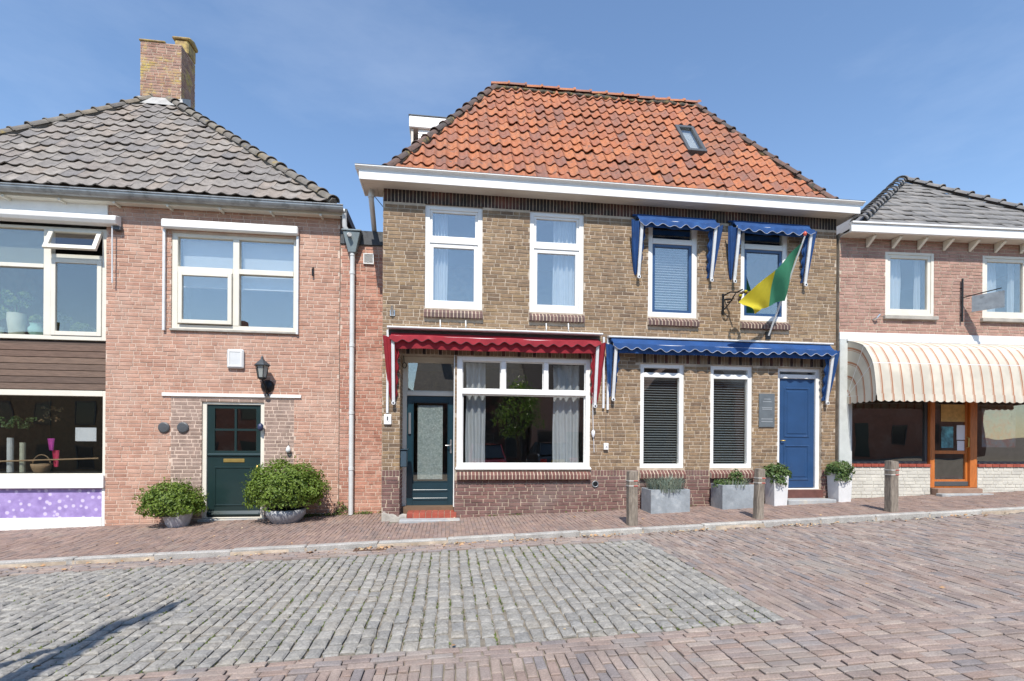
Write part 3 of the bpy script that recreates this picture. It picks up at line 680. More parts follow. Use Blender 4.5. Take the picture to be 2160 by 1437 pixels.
# front door in its recess
yd = .50
fu0, fz1 = FM.uv(848, 757, yd); du0, dz1 = FM.uv(858.5, 835, yd); du1, dz0 = FM.uv(957, 1066, yd)
fu1 = du1 + .075; zst = FM.uv(905, 1072, yd)[1]
dr = MB(FM).ring(fu0, fu1, zst, 2.99, (du0 - fu0 - .004, .07, .03, .085), yd, yd + .1).build('door', CREAM, HM, bevel=.004)
dr['label'] = 'dark teal front door with tall glazed panel and cream frame'
MB(FM).box(du0 - .003, yd - .008, dz1 + .006, du1 + .003, yd + .098, dz1 + .085).build('transom', CREAM, dr, bevel=.004)
MB(FM).ring(du0 - .003, du1 + .003, dz1 + .086, 2.903, .02, yd + .03, yd + .07).build('sash', CREAM, dr, bevel=.003)
MB(FM).box(du0 + .01, yd + .045, dz1 + .10, du1 - .01, yd + .051, 2.895).build('pane', GL, dr)
gu0, gz1 = FM.uv(871, 848, yd); gu1, gz0 = FM.uv(945, 1017, yd)
lf = MB(FM); lf.ring(du0, du1, dz0, dz1, (gu0 - du0, du1 - gu1, gz0 - dz0, dz1 - gz1), yd + .02, yd + .065)
lf.build('door_leaf', TEAL, dr, bevel=.003)
MB(FM).ring(gu0 + .001, gu1 - .001, gz0 + .001, gz1 - .001, .014, yd + .012, yd + .03).build('glazing_bead', TEAL, dr, bevel=.003)
for k in (0, 1):
    zc_ = FM.uv(905, 1035 + 17.5 * k, yd)[1]
    MB(FM).prism_u([(yd + .019, zc_ - .024), (yd + .008, zc_ - .022), (yd + .008, zc_ + .016), (yd + .019, zc_ + .022)], gu0 + .01, gu1 - .01).build('rail', TEAL, dr, bevel=.003)
MB(FM).box(gu0, yd + .045, gz0, gu1, yd + .051, gz1).build('pane', GL, dr)
fr = mat('frosted_film', (.42, .46, .45), .35, cols=[(.26, .31, .31), (.52, .56, .54)], var=.25, vscale=60, bump=.3, bscale=70)
a_, b_ = FM.uv(881, 858, yd)[0], FM.uv(934, 858, yd)[0]
MB(FM).box(a_, yd + .056, gz0 + .05, b_, yd + .06, gz1 - .06).build('frosted_panel', fr, dr)
hx, hz = FM.uv(951, 942, yd)
MB(FM).box(hx - .018, yd + .005, hz - .13, hx + .018, yd + .018, hz + .13).build('lock_plate', STEEL, dr, bevel=.006)
MB(FM).tube([(hx, yd + .01, hz + .02), (hx, yd - .045, hz + .02), (hx - .03, yd - .05, hz + .02), (hx - .10, yd - .05, hz + .015)], .011, 8).build('handle', STEEL, dr, smooth=True)
px_, pz_ = FM.uv(864, 893, yd)
MB(FM).tube([(px_, yd + .01, pz_ + .20), (px_, yd + .008, pz_ - .20)], .027, 12).build('push_plate', STEEL, dr, smooth=True)
# quarry tile step
step = thing('door_step', 'red quarry tile step below the dark teal front door', 'step', (fu0 + .4, .1, .0))
su0, sz = FM.uv(858, 1083, -.03); su1, _ = FM.uv(963, 1082, -.03); zsl = gz(0, 0) - .02
MB().box(su0 + .003, -.024, zsl - .1, su1 - .003, .495, sz - .006).build('base', MORTAR, step)
nn = 8; w = (su1 - su0) / nn; tm = MB().box(-w / 2 + .004, -.012, -.5 * (sz - zsl) + .004, w / 2 - .004, .012, .5 * (sz - zsl) - .004).mesh('tile', QUARRY, bevel=.003)
tt = MB().box(-w / 2 + .004, -.085, -.01, w / 2 - .004, .085, .01).mesh('tile', QUARRY, bevel=.003)
for i in range(nn):
    c = Matrix.Translation((su0 + (i + .5) * w, -.028, (sz + zsl) / 2 - .004)); inst('tile', tm, step, ROOTM[step.name].inverted() @ c)
    for k in range(3): inst('tile', tt, step, ROOTM[step.name].inverted() @ Matrix.Translation((su0 + (i + .5) * w, .05 + k * .172, sz - .001)))
mb = MB(); mb.box(su0 - .115, -.30, zsl - .1, su1 + .06, -.041, .012); solo(mb, 'stone_slab', STONE, 'pale grey stone slab lying before the red tile step', 'slab', loc=(0, -.2, 0), bevel=.012)
mb = MB()
for (a, b, c, d) in ((UL - .03, su0 - .006, 0, .14),): mb.grid(lambda s, t: (UL + .004 + (b - UL - .004) * s, -.013 - .012 * (1 - t) ** 2 - .002 * math.sin(9 * s + 2) + (.02 if t > .99 else 0), -.10 + (.21 + .04 * math.sin(5 * s + 1) + .015 * math.sin(17 * s)) * t), 16, 6)
mb.build('cement_patch', CEMENT, HM, smooth=True)
# blue door
u0, u1, z0, z1 = o_d2; zz = FM.uv(1690, 793)[1]
d2 = MB(FM).ring(u0, u1, z0, z1, (.085, .085, .02, .075), .06, .16).build('door', WHITE, HM, bevel=.004); d2['label'] = 'blue panelled front door in white frame'
MB(FM).box(u0 + .086, .055, zz - .05, u1 - .086, .158, zz + .03).build('transom', WHITE, d2, bevel=.004)
MB(FM).box(u0 + .09, .10, zz + .032, u1 - .09, .106, z1 - .078).build('pane', GL, d2)
MB(FM).box(u0 + .09, .095, z0 + .03, u1 - .09, .14, zz - .053).build('door_leaf', BLUE_P, d2, bevel=.004)
hgt = zz - .053 - z0
for c0, c1 in ((.08, .40), (.47, .92)):
    a, b, c, d = u0 + .20, u1 - .20, z0 + hgt * c0, z0 + hgt * c1
    MB(FM).ring(a, b, c, d, .035, .082, .10).build('panel_moulding', BLUE_P, d2, bevel=.01)
    MB(FM).box(a + .07, .086, c + .07, b - .07, .10, d - .07).build('door_panel', BLUE_P, d2, bevel=.008)
MB(FM).tube([(u0 + .13, .09, z0 + hgt * .44), (u0 + .13, .045, z0 + hgt * .44), (u0 + .20, .045, z0 + hgt * .44)], .011, 8).build('handle', BRASS, d2, smooth=True)
zg = gz(6.9, 0)
mb = MB(FM); mb.box(u0 - .02, -.03, zg - .1, u1 + .02, .055, z0 - .003); mb.build('door_plinth', BR_SILLR, HM)
# eaves, soffit, gutter
fu_l, fz_b = FM.uv(757, 377, -.31); fu_r = FM.uv(1815, 453, -.31)[0]; zf0, zf1 = 5.885, 6.070; yr = .32
gu = MB(FM)
gu.box(fu_l, -.31, zf0, fu_r, -.285, zf1); gu.box(fu_l, -.284, zf0 + .001, fu_l + .025, yr, zf1 - .001); gu.box(fu_r - .025, -.284, zf0 + .001, fu_r, yr, zf1 - .001); gu.box(fu_l + .026, yr - .02, zf0 + .002, UL - .01, yr, zf1 - .002)
gutter = gu.build('gutter', WHITE, HM, bevel=.003)
lp = [(-.372, 6.085), (-.372, 6.103), (-.285, 6.103), (-.285, 6.047), (-.314, 6.047), (-.33, 6.07)]
MB(FM).prism_u(lp[::-1], fu_l - .06, fu_r + .06).build('cornice', WHITE, gutter, bevel=.003, recalc=True)
MB(FM).box(fu_l - .06, -.284, 6.072, fu_l + .0, yr, 6.103).build('cornice', WHITE, gutter)
MB(FM).prism_u([(-.372, 6.104), (-.285, 6.104), (-.19, 6.09), (-.19, 6.102), (-.29, 6.113), (-.372, 6.111)], fu_l - .06, fu_r + .06).build('zinc_edge', ZINC_D, gutter)
so_ = MB(FM); n = 0
for (y0_, y1_) in ((-.283, -.145), (-.142, -.002)): so_.box(fu_l + .027, y0_, 5.895, fu_r - .027, y1_, 5.91)
for k in range(3):
    so_.box(fu_l + .027 + k * .118, .0, 5.895, fu_l + .027 + k * .118 + .115, yr - .022, 5.91)
so_.box(UR + .01, .0, 5.895, fu_r - .027, yr - .022, 5.91); so_.build('soffit', SOFFIT, HM, bevel=.003)
mb = MB(FM); mb.box(fu_l + .03, -.28, 6.0, fu_r - .03, yr - .022, 6.058); mb.box(UL + .01, yr - .02, 6.01, UR - .01, 4.2, 6.057); mb.build('gutter_bed', ZINC_D, gutter)
# roof
PE = Vector((-1.10, -.20, 6.075)); RL, RRg = Vector((1.0, 2.0, 9.27)), Vector((5.69, 2.0, 9.27)); er = 7.47
sv = (RL - Vector((RL.x, PE.y, PE.z))); VL = sv.length
N0 = Vector((1, 0, 0)).cross(sv.normalized()); off = -N0 * .03
mb = MB(FM); ev = [Vector((PE.x, -.2, 6.06)), Vector((er, -.2, 6.06)), Vector((er, 4.2, 6.06)), Vector((PE.x, 4.2, 6.06)), RL + Vector((0, 0, -.045)), RRg + Vector((0, 0, -.045))]
mb.add(ev, [(0, 1, 5, 4), (1, 2, 5), (2, 3, 4, 5), (3, 0, 4), (3, 2, 1, 0)]); roof = mb.build('roof', TILE_O, HM)
def on_plane(px, py, P, N):
    r = ray(px, py); t = (P - CAM).dot(N) / r.dot(N); return CAM + r * t
V0 = sv.normalized()
def ruv(px, py): p = on_plane(px, py, PE, N0) - PE; return p.x, p.dot(V0)
k1 = ruv(1418, 274); k2 = ruv(1488, 331); sk = (k1[0] + .02, k2[0] - .0, k2[1], k1[1]); sk = (min(sk[0], sk[1]), max(sk[0], sk[1]), sk[2], sk[3])
tile_roof(roof, PE, (1, 0, 0), sv, [(0, 0), (er - PE.x, 0), (RRg.x - PE.x, VL), (RL.x - PE.x, VL)], .205, VL / 12.6, pantile(.205, VL / 12.6, sharp=1.55, amp=.055), TILE_O, 300, holes=[(sk[0] - .03, sk[1] + .03, sk[2] - .03, sk[3] + .03)])
up = Vector((0, 0, 1))
cap_tiles(roof, PE + Vector((0, 0, .045)), RL + Vector((0, 0, .03)), .10, .33, TILE_D, Vector((-.5, -.5, 1)), 'hip_tile')
cap_tiles(roof, Vector((er, -.2, 6.12)), RRg + Vector((0, 0, .03)), .10, .33, TILE_D, Vector((.5, -.5, 1)), 'hip_tile', seed=10)
cap_tiles(roof, RRg + Vector((.1, 0, .035)), RL + Vector((-.06, 0, .045)), .12, .37, TILE_O, up, 'ridge_tile', seed=11)
mb = MB(FM); rn = random.Random(2)
for A, B in ((PE + Vector((.02, -.01, .03)), RL), (Vector((er - .02, -.21, 6.1)), RRg)):
    mb.tube([A.lerp(B, t / 30) + N0 * (rn.uniform(-.012, .02)) for t in range(31)], [rn.uniform(.05, .09) for _ in range(31)], 7)
mb.tube([RL.lerp(RRg, t / 40) + Vector((0, -.085, -.03 + rn.uniform(-.02, .015))) for t in range(41)], [rn.uniform(.03, .055) for _ in range(41)], 6)
mb.build('bedding_mortar', MOSS, roof, smooth=True)
# skylight on the front slope
def rp(u, v, n_=0.0): return PE + Vector((u, 0, 0)) + V0 * v + N0 * n_
sm = MB(FM); cu, cv = (sk[0] + sk[1]) / 2, (sk[2] + sk[3]) / 2; hw, hh = (sk[1] - sk[0]) / 2, (sk[3] - sk[2]) / 2
for du, dv, a, b in ((-hw + .035, 0, .035, hh), (hw - .035, 0, .035, hh), (0, -hh + .04, hw - .07, .04), (0, hh - .045, hw - .07, .045)):
    sm.obox(rp(cu + du, cv + dv, .06), (a, 0, 0), V0 * b, N0 * .055)
skl = sm.build('skylight', GREY_D, roof, bevel=.005)
MB(FM).obox(rp(cu, cv, .075), (hw - .07, 0, 0), V0 * (hh - .08), N0 * .004).build('skylight_pane', GL_UP, roof)
MB(FM).obox(rp(cu, cv, .0), (hw, 0, 0), V0 * hh, N0 * .01).build('skylight_lining', WHITE, roof)
for px, py in ((1266.5, 197), (1318, 203)):
    p = on_plane(px, py + 16, RL, Vector((0, 1, 0))); h = .16
    MB(FM).tube([p + Vector((0, 0, -.02)), p + Vector((0, 0, h - .03)), p + Vector((.0, 0, h))], [.012, .012, .02], 8).build('ridge_pin', IRON, roof, smooth=True)
# dormer on the left slope
dy0 = 2.25; qu0, qz1 = FM.uv(863, 243, dy0); _, qz0 = FM.uv(863, 267, dy0); wu0 = FM.uv(882, 280, dy0)[0]
dm = MB(FM).box(qu0, dy0, qz0, 1.3, 3.9, qz1).build('dormer', WHITE, HM, bevel=.01)
MB(FM).box(qu0 - .012, dy0 - .012, qz1 + .001, 1.3, 3.9, qz1 + .02).build('zinc_edge', ZINC_D, dm)
MB(FM).box(wu0 + .02, dy0 + .09, 6.9, 1.1, 3.7, qz0 - .002).build('dormer_cheek', WHITE, dm)
for k in range(9): MB(FM).obox((wu0 / 2 + .5, dy0 + .075, qz0 - .055 - k * .10), ((1.0 - wu0) / 2, 0, 0), (0, .012, 0), (0, .006, .047)).build('board', WHITE, dm)
MB(FM).box(qu0 + .04, dy0 + .06, 7.2, qu0 + .09, 3.75, qz0 - .002).build('dormer_post', SOFFIT, dm)
# downpipe of the main gutter down to the link roof
q0 = Vector((*FM.uv(783, 384, .1), 0)); A = Vector((FM.uv(783, 384, .1)[0], .1, 5.93)); B = Vector((FM.uv(783, 421, .1)[0], .1, FM.uv(783, 421, .1)[1])); Cc = Vector((FM.uv(790, 490, 1.05)[0], 1.05, FM.uv(790, 490, 1.05)[1]))
dp = MB(FM).tube([A, B + Vector((0, 0, .05)), B + Vector((0, .015, 0)), Cc + (B - Cc) * .08, Cc], .047, 12).build('downpipe', PVC, HM, smooth=True)
MB(FM).tube([B + Vector((0, 0, .10)), B + Vector((0, 0, .03))], .054, 12).build('pipe_socket', PVC, dp, smooth=True)
MB(FM).tube([(UL - .02, .12, 5.62), (A.x + .02, .1, 5.84)], .006, 6).build('pipe_stay', IRON, dp)

# ================================================================== LEFT HOUSE
HL = thing('shop_house', 'red brick house with grey pantile roof, tall chimney and shop window', 'house', FL.mat)
lw0, lw1 = -3.85, FL.uv(716, 700)[0]
ls0, ls1 = -3.1, FL.uv(223, 800)[0]
zsf1 = FL.uv(120, 447)[1]
o_l2 = FL.rc(362, 493, 628, 698); zm_ = FL.uv(495, 697)[1], FL.uv(495, 497)[1]; o_l2 = (o_l2[0], o_l2[1], zm_[0], zm_[1])
o_ld = (FL.uv(425, 970)[0], FL.uv(557, 970)[0], -.5, FL.uv(490, 848)[1]); inf = (FL.uv(360, 970)[0], FL.uv(620, 970)[0], -.5, FL.uv(490, 838)[1])
o_ls = (ls0, ls1, -.55, zsf1)
wl = wall_core(FL, lw0, lw1, -.6, 5.85, 0, .28, [o_l2, o_ld, o_ls], 'wall', MORTAR_P, HL)
mb = MB(FL); mb.box(lw0, .282, -.6, lw0 + .25, 7.2, 5.85); mb.box(lw1 - .25, .282, -.6, lw1, 7.2, 5.85); mb.box(lw0 + .252, 6.95, -.6, lw1 - .252, 7.2, 5.85); mb.build('outer_wall', BR_RED, HL)
zfl = FL.uv(120, 775)[1]
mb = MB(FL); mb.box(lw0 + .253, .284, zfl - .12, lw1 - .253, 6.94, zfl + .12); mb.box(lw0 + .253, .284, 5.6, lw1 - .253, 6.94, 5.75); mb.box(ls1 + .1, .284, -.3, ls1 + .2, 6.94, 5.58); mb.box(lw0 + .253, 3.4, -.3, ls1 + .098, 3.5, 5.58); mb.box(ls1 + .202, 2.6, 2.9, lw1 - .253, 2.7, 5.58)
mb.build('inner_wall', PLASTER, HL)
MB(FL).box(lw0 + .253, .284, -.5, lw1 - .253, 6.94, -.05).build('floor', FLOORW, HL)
bl = Bricks(FL, wl)
bl.courses(lw0 + .003, lw1 - .004, -.3, 5.82, [o_l2, o_ls, inf], BR_PINK, course=.071, seed=21)
bl.courses(inf[0] + .006, inf[1] - .006, -.3, inf[3] - .01, [o_ld], BR_INFILL, course=.071, seed=22, dy=.003)
bl.finish(300)
MB(FL).box(FL.uv(343, 833)[0], -.035, FL.uv(490, 838)[1], FL.uv(636, 833)[0], .02, FL.uv(490, 831)[1]).build('lintel', WHITE, HL, bevel=.004)
# window with roller screen
u0, u1, z0, z1 = o_l2; um = FL.uv(497, 600)[0]; zt_ = FL.uv(497, 572)[1]
wn = MB(FL).ring(u0, u1, z0, z1, (.10, .09, .085, .07), .02, .14).build('window', CREAM, HL, bevel=.005); wn['label'] = 'cream four-pane window with roller screen rails'
MB(FL).box(um - .055, .016, z0 + .087, um + .055, .135, z1 - .072).build('mullion', CREAM, wn, bevel=.004)
for a, b in ((u0 + .102, um - .057), (um + .057, u1 - .092)):
    MB(FL).box(a, .014, zt_ - .05, b, .13, zt_ + .045).build('transom', CREAM, wn, bevel=.004)
    MB(FL).box(a - .002, .07, zt_ + .044, b + .002, .076, z1 - .07).build('pane', GL_UP, wn)
sash = MB(FL).ring(u0 + .13, um - .06, z0 + .10, zt_ - .06, .07, -.035, .03).build('sash', CREAM, wn, bevel=.004)
MB(FL).box(u0 + .19, -.004, z0 + .16, um - .12, .004, zt_ - .12).build('pane', GL_UP, wn)
MB(FL).box(um + .056, .07, z0 + .085, u1 - .09, .076, zt_ - .05).build('pane', GL_UP, wn)
for a, b in ((u0 + .1, um - .05), (um + .05, u1 - .09)):
    MB(FL).box(a, .20, z1 - .95, b, .206, z1 - .07).build('roller_blind', SCREEN, wn); MB(FL).tube([(a, .203, z1 - .96), (b, .203, z1 - .96)], .014, 8).build('blind_bar', WHITE, wn)
a, b = FL.uv(346, 600)[0], FL.uv(631, 600)[0]
sc = MB(FL); sc.box(a, -.13, z1 + .04, b, -.012, z1 + .20); scr = sc.build('screen_box', WHITE, wn, bevel=.02)
for q in (a + .02, b - .02): MB(FL).box(q - .022, -.06, z0 - .05, q + .022, -.011, z1 + .038).build('screen_rail', ALU, wn, bevel=.004)
MB(FL).box(u0 - .01, -.05, z0 - .045, u1 + .01, .03, z0 - .003).build('sill', CEMENT, wn, bevel=.006)
# dark green stable door
u0, u1, z0, z1 = o_ld; zdb = FL.uv(490, 1094)[1]; fw = .075
dl = MB(FL).ring(u0, u1, zdb, z1, (fw, fw, .02, .05), .03, .13).build('door', CREAM, HL, bevel=.004); dl['label'] = 'dark green stable door with four small panes and brass letter slot'
zsp = FL.uv(490, 958)[1]; a, b = u0 + fw + .004, u1 - fw - .004
p0, p1 = FL.uv(490, 950)[1], FL.uv(490, 863)[1]; q0, q1 = FL.uv(450, 900)[0], FL.uv(538, 900)[0]
MB(FL).ring(a, b, zsp + .01, z1 - .055, (q0 - a, b - q1, .05, .07), .06, .105).build('door_leaf', GREEN_D, dl, bevel=.003)
mb = MB(FL); mb.box((q0 + q1) / 2 - .02, .063, zsp + .062, (q0 + q1) / 2 + .02, .102, z1 - .127); mb.box(q0 + .001, .064, (p0 + p1) / 2 - .02, (q0 + q1) / 2 - .021, .101, (p0 + p1) / 2 + .02); mb.box((q0 + q1) / 2 + .021, .064, (p0 + p1) / 2 - .02, q1 - .001, .101, (p0 + p1) / 2 + .02); mb.build('glazing_bar', GREEN_D, dl)
for i in (0, 1):
    for k in (0, 1):
        MB(FL).box((q0, (q0 + q1) / 2)[i], .08, ((p0 + p1) / 2, zsp + .05)[k], ((q0 + q1) / 2, q1)[i], .086, (z1 - .12, (p0 + p1) / 2)[k]).build('pane', GL, dl)
MB(FL).box(a, .062, zdb + .03, b, .105, zsp + .002).build('door_leaf', GREEN_D, dl, bevel=.003)
MB(FL).prism_u([(.06, zsp - .03), (.035, zsp - .03), (.035, zsp - .015), (.06, zsp + .015)], a, b).build('weather_bar', GREEN_D, dl)
zz0, zz1 = FL.uv(490, 1068)[1], FL.uv(490, 985)[1]
MB(FL).ring(a + .12, b - .12, zz0, zz1, .03, .05, .0615).build('panel_moulding', GREEN_D, dl, bevel=.006)
MB(FL).prism_u([(.06, zdb + .06), (.03, zdb + .06), (.03, zdb + .08), (.06, zdb + .14)], a, b).build('weather_bar', GREEN_D, dl)
zl = FL.uv(490, 972)[1]; ul = FL.uv(491, 972)[0]
MB(FL).box(ul - .19, .05, zl - .035, ul + .19, .062, zl + .035).build('letter_slot', BRASS, dl, bevel=.008)
MB(FL).tube([(b - .05, .06, zl - .1), (b - .05, .02, zl - .1), (b - .05, .0, zl - .14)], .012, 8).build('handle', BRASS, dl)
MB(FL).box(u0 - .04, -.06, -.4, u1 + .04, .03, zdb - .002).build('threshold', STONE, HL, bevel=.01)
# shop front bay
zuw0, zuw1 = FL.uv(120, 716)[1], FL.uv(120, 478)[1]
bay = MB(FL).ring(ls0, ls1, zuw0, zuw1, (.1, .085, .075, .05), .02, .13).build('window', CREAM, HL, bevel=.004); bay['label'] = 'wide cream first floor window with an open vent sash'
umull = FL.uv(98, 600)[0]; ztr = FL.uv(45, 558)[1]
MB(FL).box(umull - .06, .015, zuw0 + .077, umull + .06, .125, zuw1 - .052).build('mullion', CREAM, bay, bevel=.004)
MB(FL).box(ls0 + .102, .018, ztr - .035, umull - .062, .122, ztr + .035).build('transom', CREAM, bay, bevel=.004)
MB(FL).box(ls0 + .1, .07, zuw0 + .075, umull - .06, .076, ztr - .035).build('pane', GL, bay); MB(FL).box(ls0 + .1, .07, ztr + .035, umull - .06, .076, zuw1 - .05).build('pane', GL, bay)
MB(FL).box(ls0 + .1, .16, ztr + .0, umull - .06, .165, zuw1 - .05).build('roller_blind', mat('blind_olive', (.20, .20, .15), .9, var=.1, stretch=(1, 1, 12)), bay)
zv0 = FL.uv(155, 540)[1]
MB(FL).box(umull + .062, .018, zv0 - .05, ls1 - .087, .122, zv0 + .03).build('transom', CREAM, bay, bevel=.004)
MB(FL).ring(umull + .064, ls1 - .09, zuw0 + .08, zv0 - .055, .075, .005, .06).build('sash', CREAM, bay, bevel=.004)
MB(FL).box(umull + .13, .03, zuw0 + .15, ls1 - .155, .036, zv0 - .12).build('pane', GL, bay)
sv_ = MB(FL); hgt = zuw1 - .05 - (zv0 + .03); ct, st_ = math.cos(.42), math.sin(.42)
def vent(u, y, h): return (u, .02 + y * ct - h * st_, zuw1 - .052 - h * ct - y * st_)
for a_, b_, h0, h1 in ((umull + .05, umull + .125, 0, hgt), (ls1 - .15, ls1 - .075, 0, hgt), (umull + .126, ls1 - .151, 0, .06), (umull + .126, ls1 - .151, hgt - .08, hgt)):
    c = [vent(u, y, h) for h in (h1, h0) for (u, y) in ((a_, -.03), (b_, -.03), (b_, .02), (a_, .02))]
    sv_.add(c, [(3, 2, 1, 0), (4, 5, 6, 7), (0, 1, 5, 4), (1, 2, 6, 5), (2, 3, 7, 6), (3, 0, 4, 7)])
vs_ = sv_.build('vent_sash', CREAM, bay, bevel=.003)
c = [vent(u, -.005, h) for u, h in ((umull + .12, hgt - .07), (ls1 - .145, hgt - .07), (ls1 - .145, .05), (umull + .12, .05))]
MB(FL).add(c, [(0, 1, 2, 3)]).build('pane', GL_UP, bay)
zc1 = FL.uv(110, 726)[1]; zc0 = FL.uv(110, 822)[1]; npl = 7
MB(FL).box(ls0, .06, zc0 - .0, ls1 - .002, .14, zc1 + .06).build('cladding_backing', CLAD, HL)
for i in range(npl): MB(FL).box(ls0 + .004, .028, zc0 + (zc1 - zc0) * i / npl + .006, ls1 - .01, .058, zc0 + (zc1 - zc0) * (i + 1) / npl - .004).build('plank', CLAD, HL, bevel=.004)
zsw1 = FL.uv(110, 823)[1]; zsw0 = FL.uv(110, 1003)[1]; zpn = FL.uv(110, 1030)[1]; zpb = FL.uv(110, 1092)[1]
shw = MB(FL).ring(ls0, ls1, zsw0, zsw1, (.1, .06, .03, .10), .02, .13).build('shop_window', CREAM, HL, bevel=.004)
MB(FL).box(ls0 + .1, .07, zsw0 + .03, ls1 - .06, .076, zsw1 - .1).build('pane', GL, shw)
MB(FL).box(ls0 + .05, -.05, zpn + .0, ls1 + .0, .14, zsw0 - .004).build('sill', WHITE, HL, bevel=.006)
pm = mat('panel_purple', (.33, .24, .50), .5, cols=[(.27, .19, .44), (.38, .29, .56)], var=.12, vscale=9)
_n = pm.node_tree.nodes; _l = pm.node_tree.links; _b = _n['Principled BSDF']; _src = _b.inputs['Base Color'].links[0].from_socket
_g = _n.new('ShaderNodeNewGeometry'); _v = _n.new('ShaderNodeTexVoronoi'); _v.inputs['Scale'].default_value = 9.0; _l.new(_g.outputs['Position'], _v.inputs['Vector'])
_r = _n.new('ShaderNodeValToRGB'); _r.color_ramp.elements[0].position = .24; _r.color_ramp.elements[0].color = (1, 1, 1, 1); _r.color_ramp.elements[1].position = .34; _r.color_ramp.elements[1].color = (0, 0, 0, 1); _l.new(_v.outputs['Distance'], _r.inputs[0])
_x = _n.new('ShaderNodeMix'); _x.data_type = 'RGBA'; _l.new(_r.outputs[0], _x.inputs[0]); _l.new(_src, _x.inputs[6]); _x.inputs[7].default_value = (.58, .50, .70, 1); _l.new(_x.outputs[2], _b.inputs['Base Color'])
MB(FL).box(ls0 + .04, .02, zpb, ls1 - .06, .1, zpn - .004).build('front_panel', pm, HL)
mb = MB(FL); mb.box(ls1 - .057, .0, -.55, ls1 - .003, .12, zpn - .004); mb.box(ls0 + .04, .0, -.55, ls1 - .06, .12, zpb - .004); mb.build('front_trim', WHITE, HL, bevel=.004)
# fascia board over the bay, gutter
zg0, zg1 = FL.uv(350, 427, -.18)[1], FL.uv(350, 407, -.25)[1]
MB(FL).box(ls0 - .4, -.03, zsf1 - .06, ls1 + .03, .012, zg0 + .02).build('fascia', WHITE, HL, bevel=.004)
gl = MB(FL); pr = [(-.25 + .085 * math.cos(math.pi * k / 8 + math.pi), 5.83 + .10 * math.sin(math.pi * k / 8 + math.pi)) for k in range(9)]
pr2 = [(-.25 + .078 * math.cos(math.pi * k / 8 + math.pi), 5.835 + .092 * math.sin(math.pi * k / 8 + math.pi)) for k in range(8, -1, -1)]
gl.prism_u(pr + pr2, lw0 - .3, lw1 + .12); gtl = gl.build('gutter', ZINC, HL, recalc=True)
MB(FL).tube([(lw0 - .3, -.335, 5.835), (lw1 + .12, -.335, 5.835)], .013, 8).build('gutter_bead', ZINC, gtl)
MB(FL).box(lw0 - .3, -.165, 5.70, lw1 + .10, -.012, 5.79).build('eaves_board', CREAM, HL, bevel=.004)
MB(FL).box(lw1 + .03, -.16, 5.69, lw1 + .16, 7.2, 5.84).build('gutter_return', ZINC_D, gtl)
for i in range(9): MB(FL).box(lw0 + .2 + i * .9, -.2, 5.66, lw0 + .235 + i * .9, -.012, 5.70).build('gutter_bracket', CREAM, gtl)
# awning cassette and rod over the bay
aw = thing('awning_cassette', 'closed white awning cassette over first floor shop window', 'awning', Fm(FL, (ls0 + ls1) / 2, -.1, 5.3))
zca = FL.uv(120, 458, -.12)[1]; uca = FL.uv(249, 460, -.12)[0]
cas = MB(FL).prism_u([(-.02, zca - .09), (-.16, zca - .08), (-.2, zca - .02), (-.19, zca + .06), (-.02, zca + .11)][::-1], ls0 - .2, uca).build('cassette', WHITE, aw, bevel=.008, recalc=True)
ur_ = FL.uv(244, 520)[0]; MB(FL).tube([(ur_, -.1, zca - .09), (ur_, -.09, FL.uv(244, 600)[1])], .012, 8).build('crank_rod', ALU, aw)
MB(FL).box(uca - .1, -.1, zca - .16, uca + .03, -.012, zca - .095).build('bracket', GREY_D, aw, bevel=.005)
# roof
la, lb, ap = Vector((-4.05, -.25, 5.88)), Vector((3.82, -.25, 5.88)), Vector((-1.17, 3.55, 9.98))
yb = 7.35
mb = MB(FL); mb.add([la, lb, (3.82, yb, 5.88), (-4.05, yb, 5.88), ap + Vector((0, 0, -.05))], [(0, 1, 4), (1, 2, 4), (2, 3, 4), (3, 0, 4), (3, 2, 1, 0)]); rfl = mb.build('roof', TILE_G, HL)
svl = Vector((0, ap.y - la.y, ap.z - la.z)); VLl = svl.length
tile_roof(rfl, Vector((0, la.y, la.z + .01)), (1, 0, 0), svl, [(la.x, 0), (lb.x, 0), (ap.x, VLl)], .262, VLl / 15.5, pantile(.262, VLl / 15.5, amp=.034, th=.018, phase=.5, sharp=1.8), TILE_G, 300, seed=31)
cap_tiles(rfl, lb + Vector((0, 0, .04)), ap + Vector((0, 0, .05)), .12, .38, TILE_GD, Vector((.4, -.5, 1)), 'hip_tile', seed=32)
cap_tiles(rfl, la + Vector((0, 0, .04)), ap + Vector((0, 0, .05)), .12, .38, TILE_GD, Vector((-.4, -.5, 1)), 'hip_tile', seed=33)
mb = MB(FL); rn = random.Random(22)
for A in (la, lb): mb.tube([A.lerp(ap, t / 30) + Vector((0, -.02, .015 + rn.uniform(-.01, .015))) for t in range(31)], [rn.uniform(.06, .09) for _ in range(31)], 7)
mb.build('bedding_mortar', TILE_GD, rfl, smooth=True)
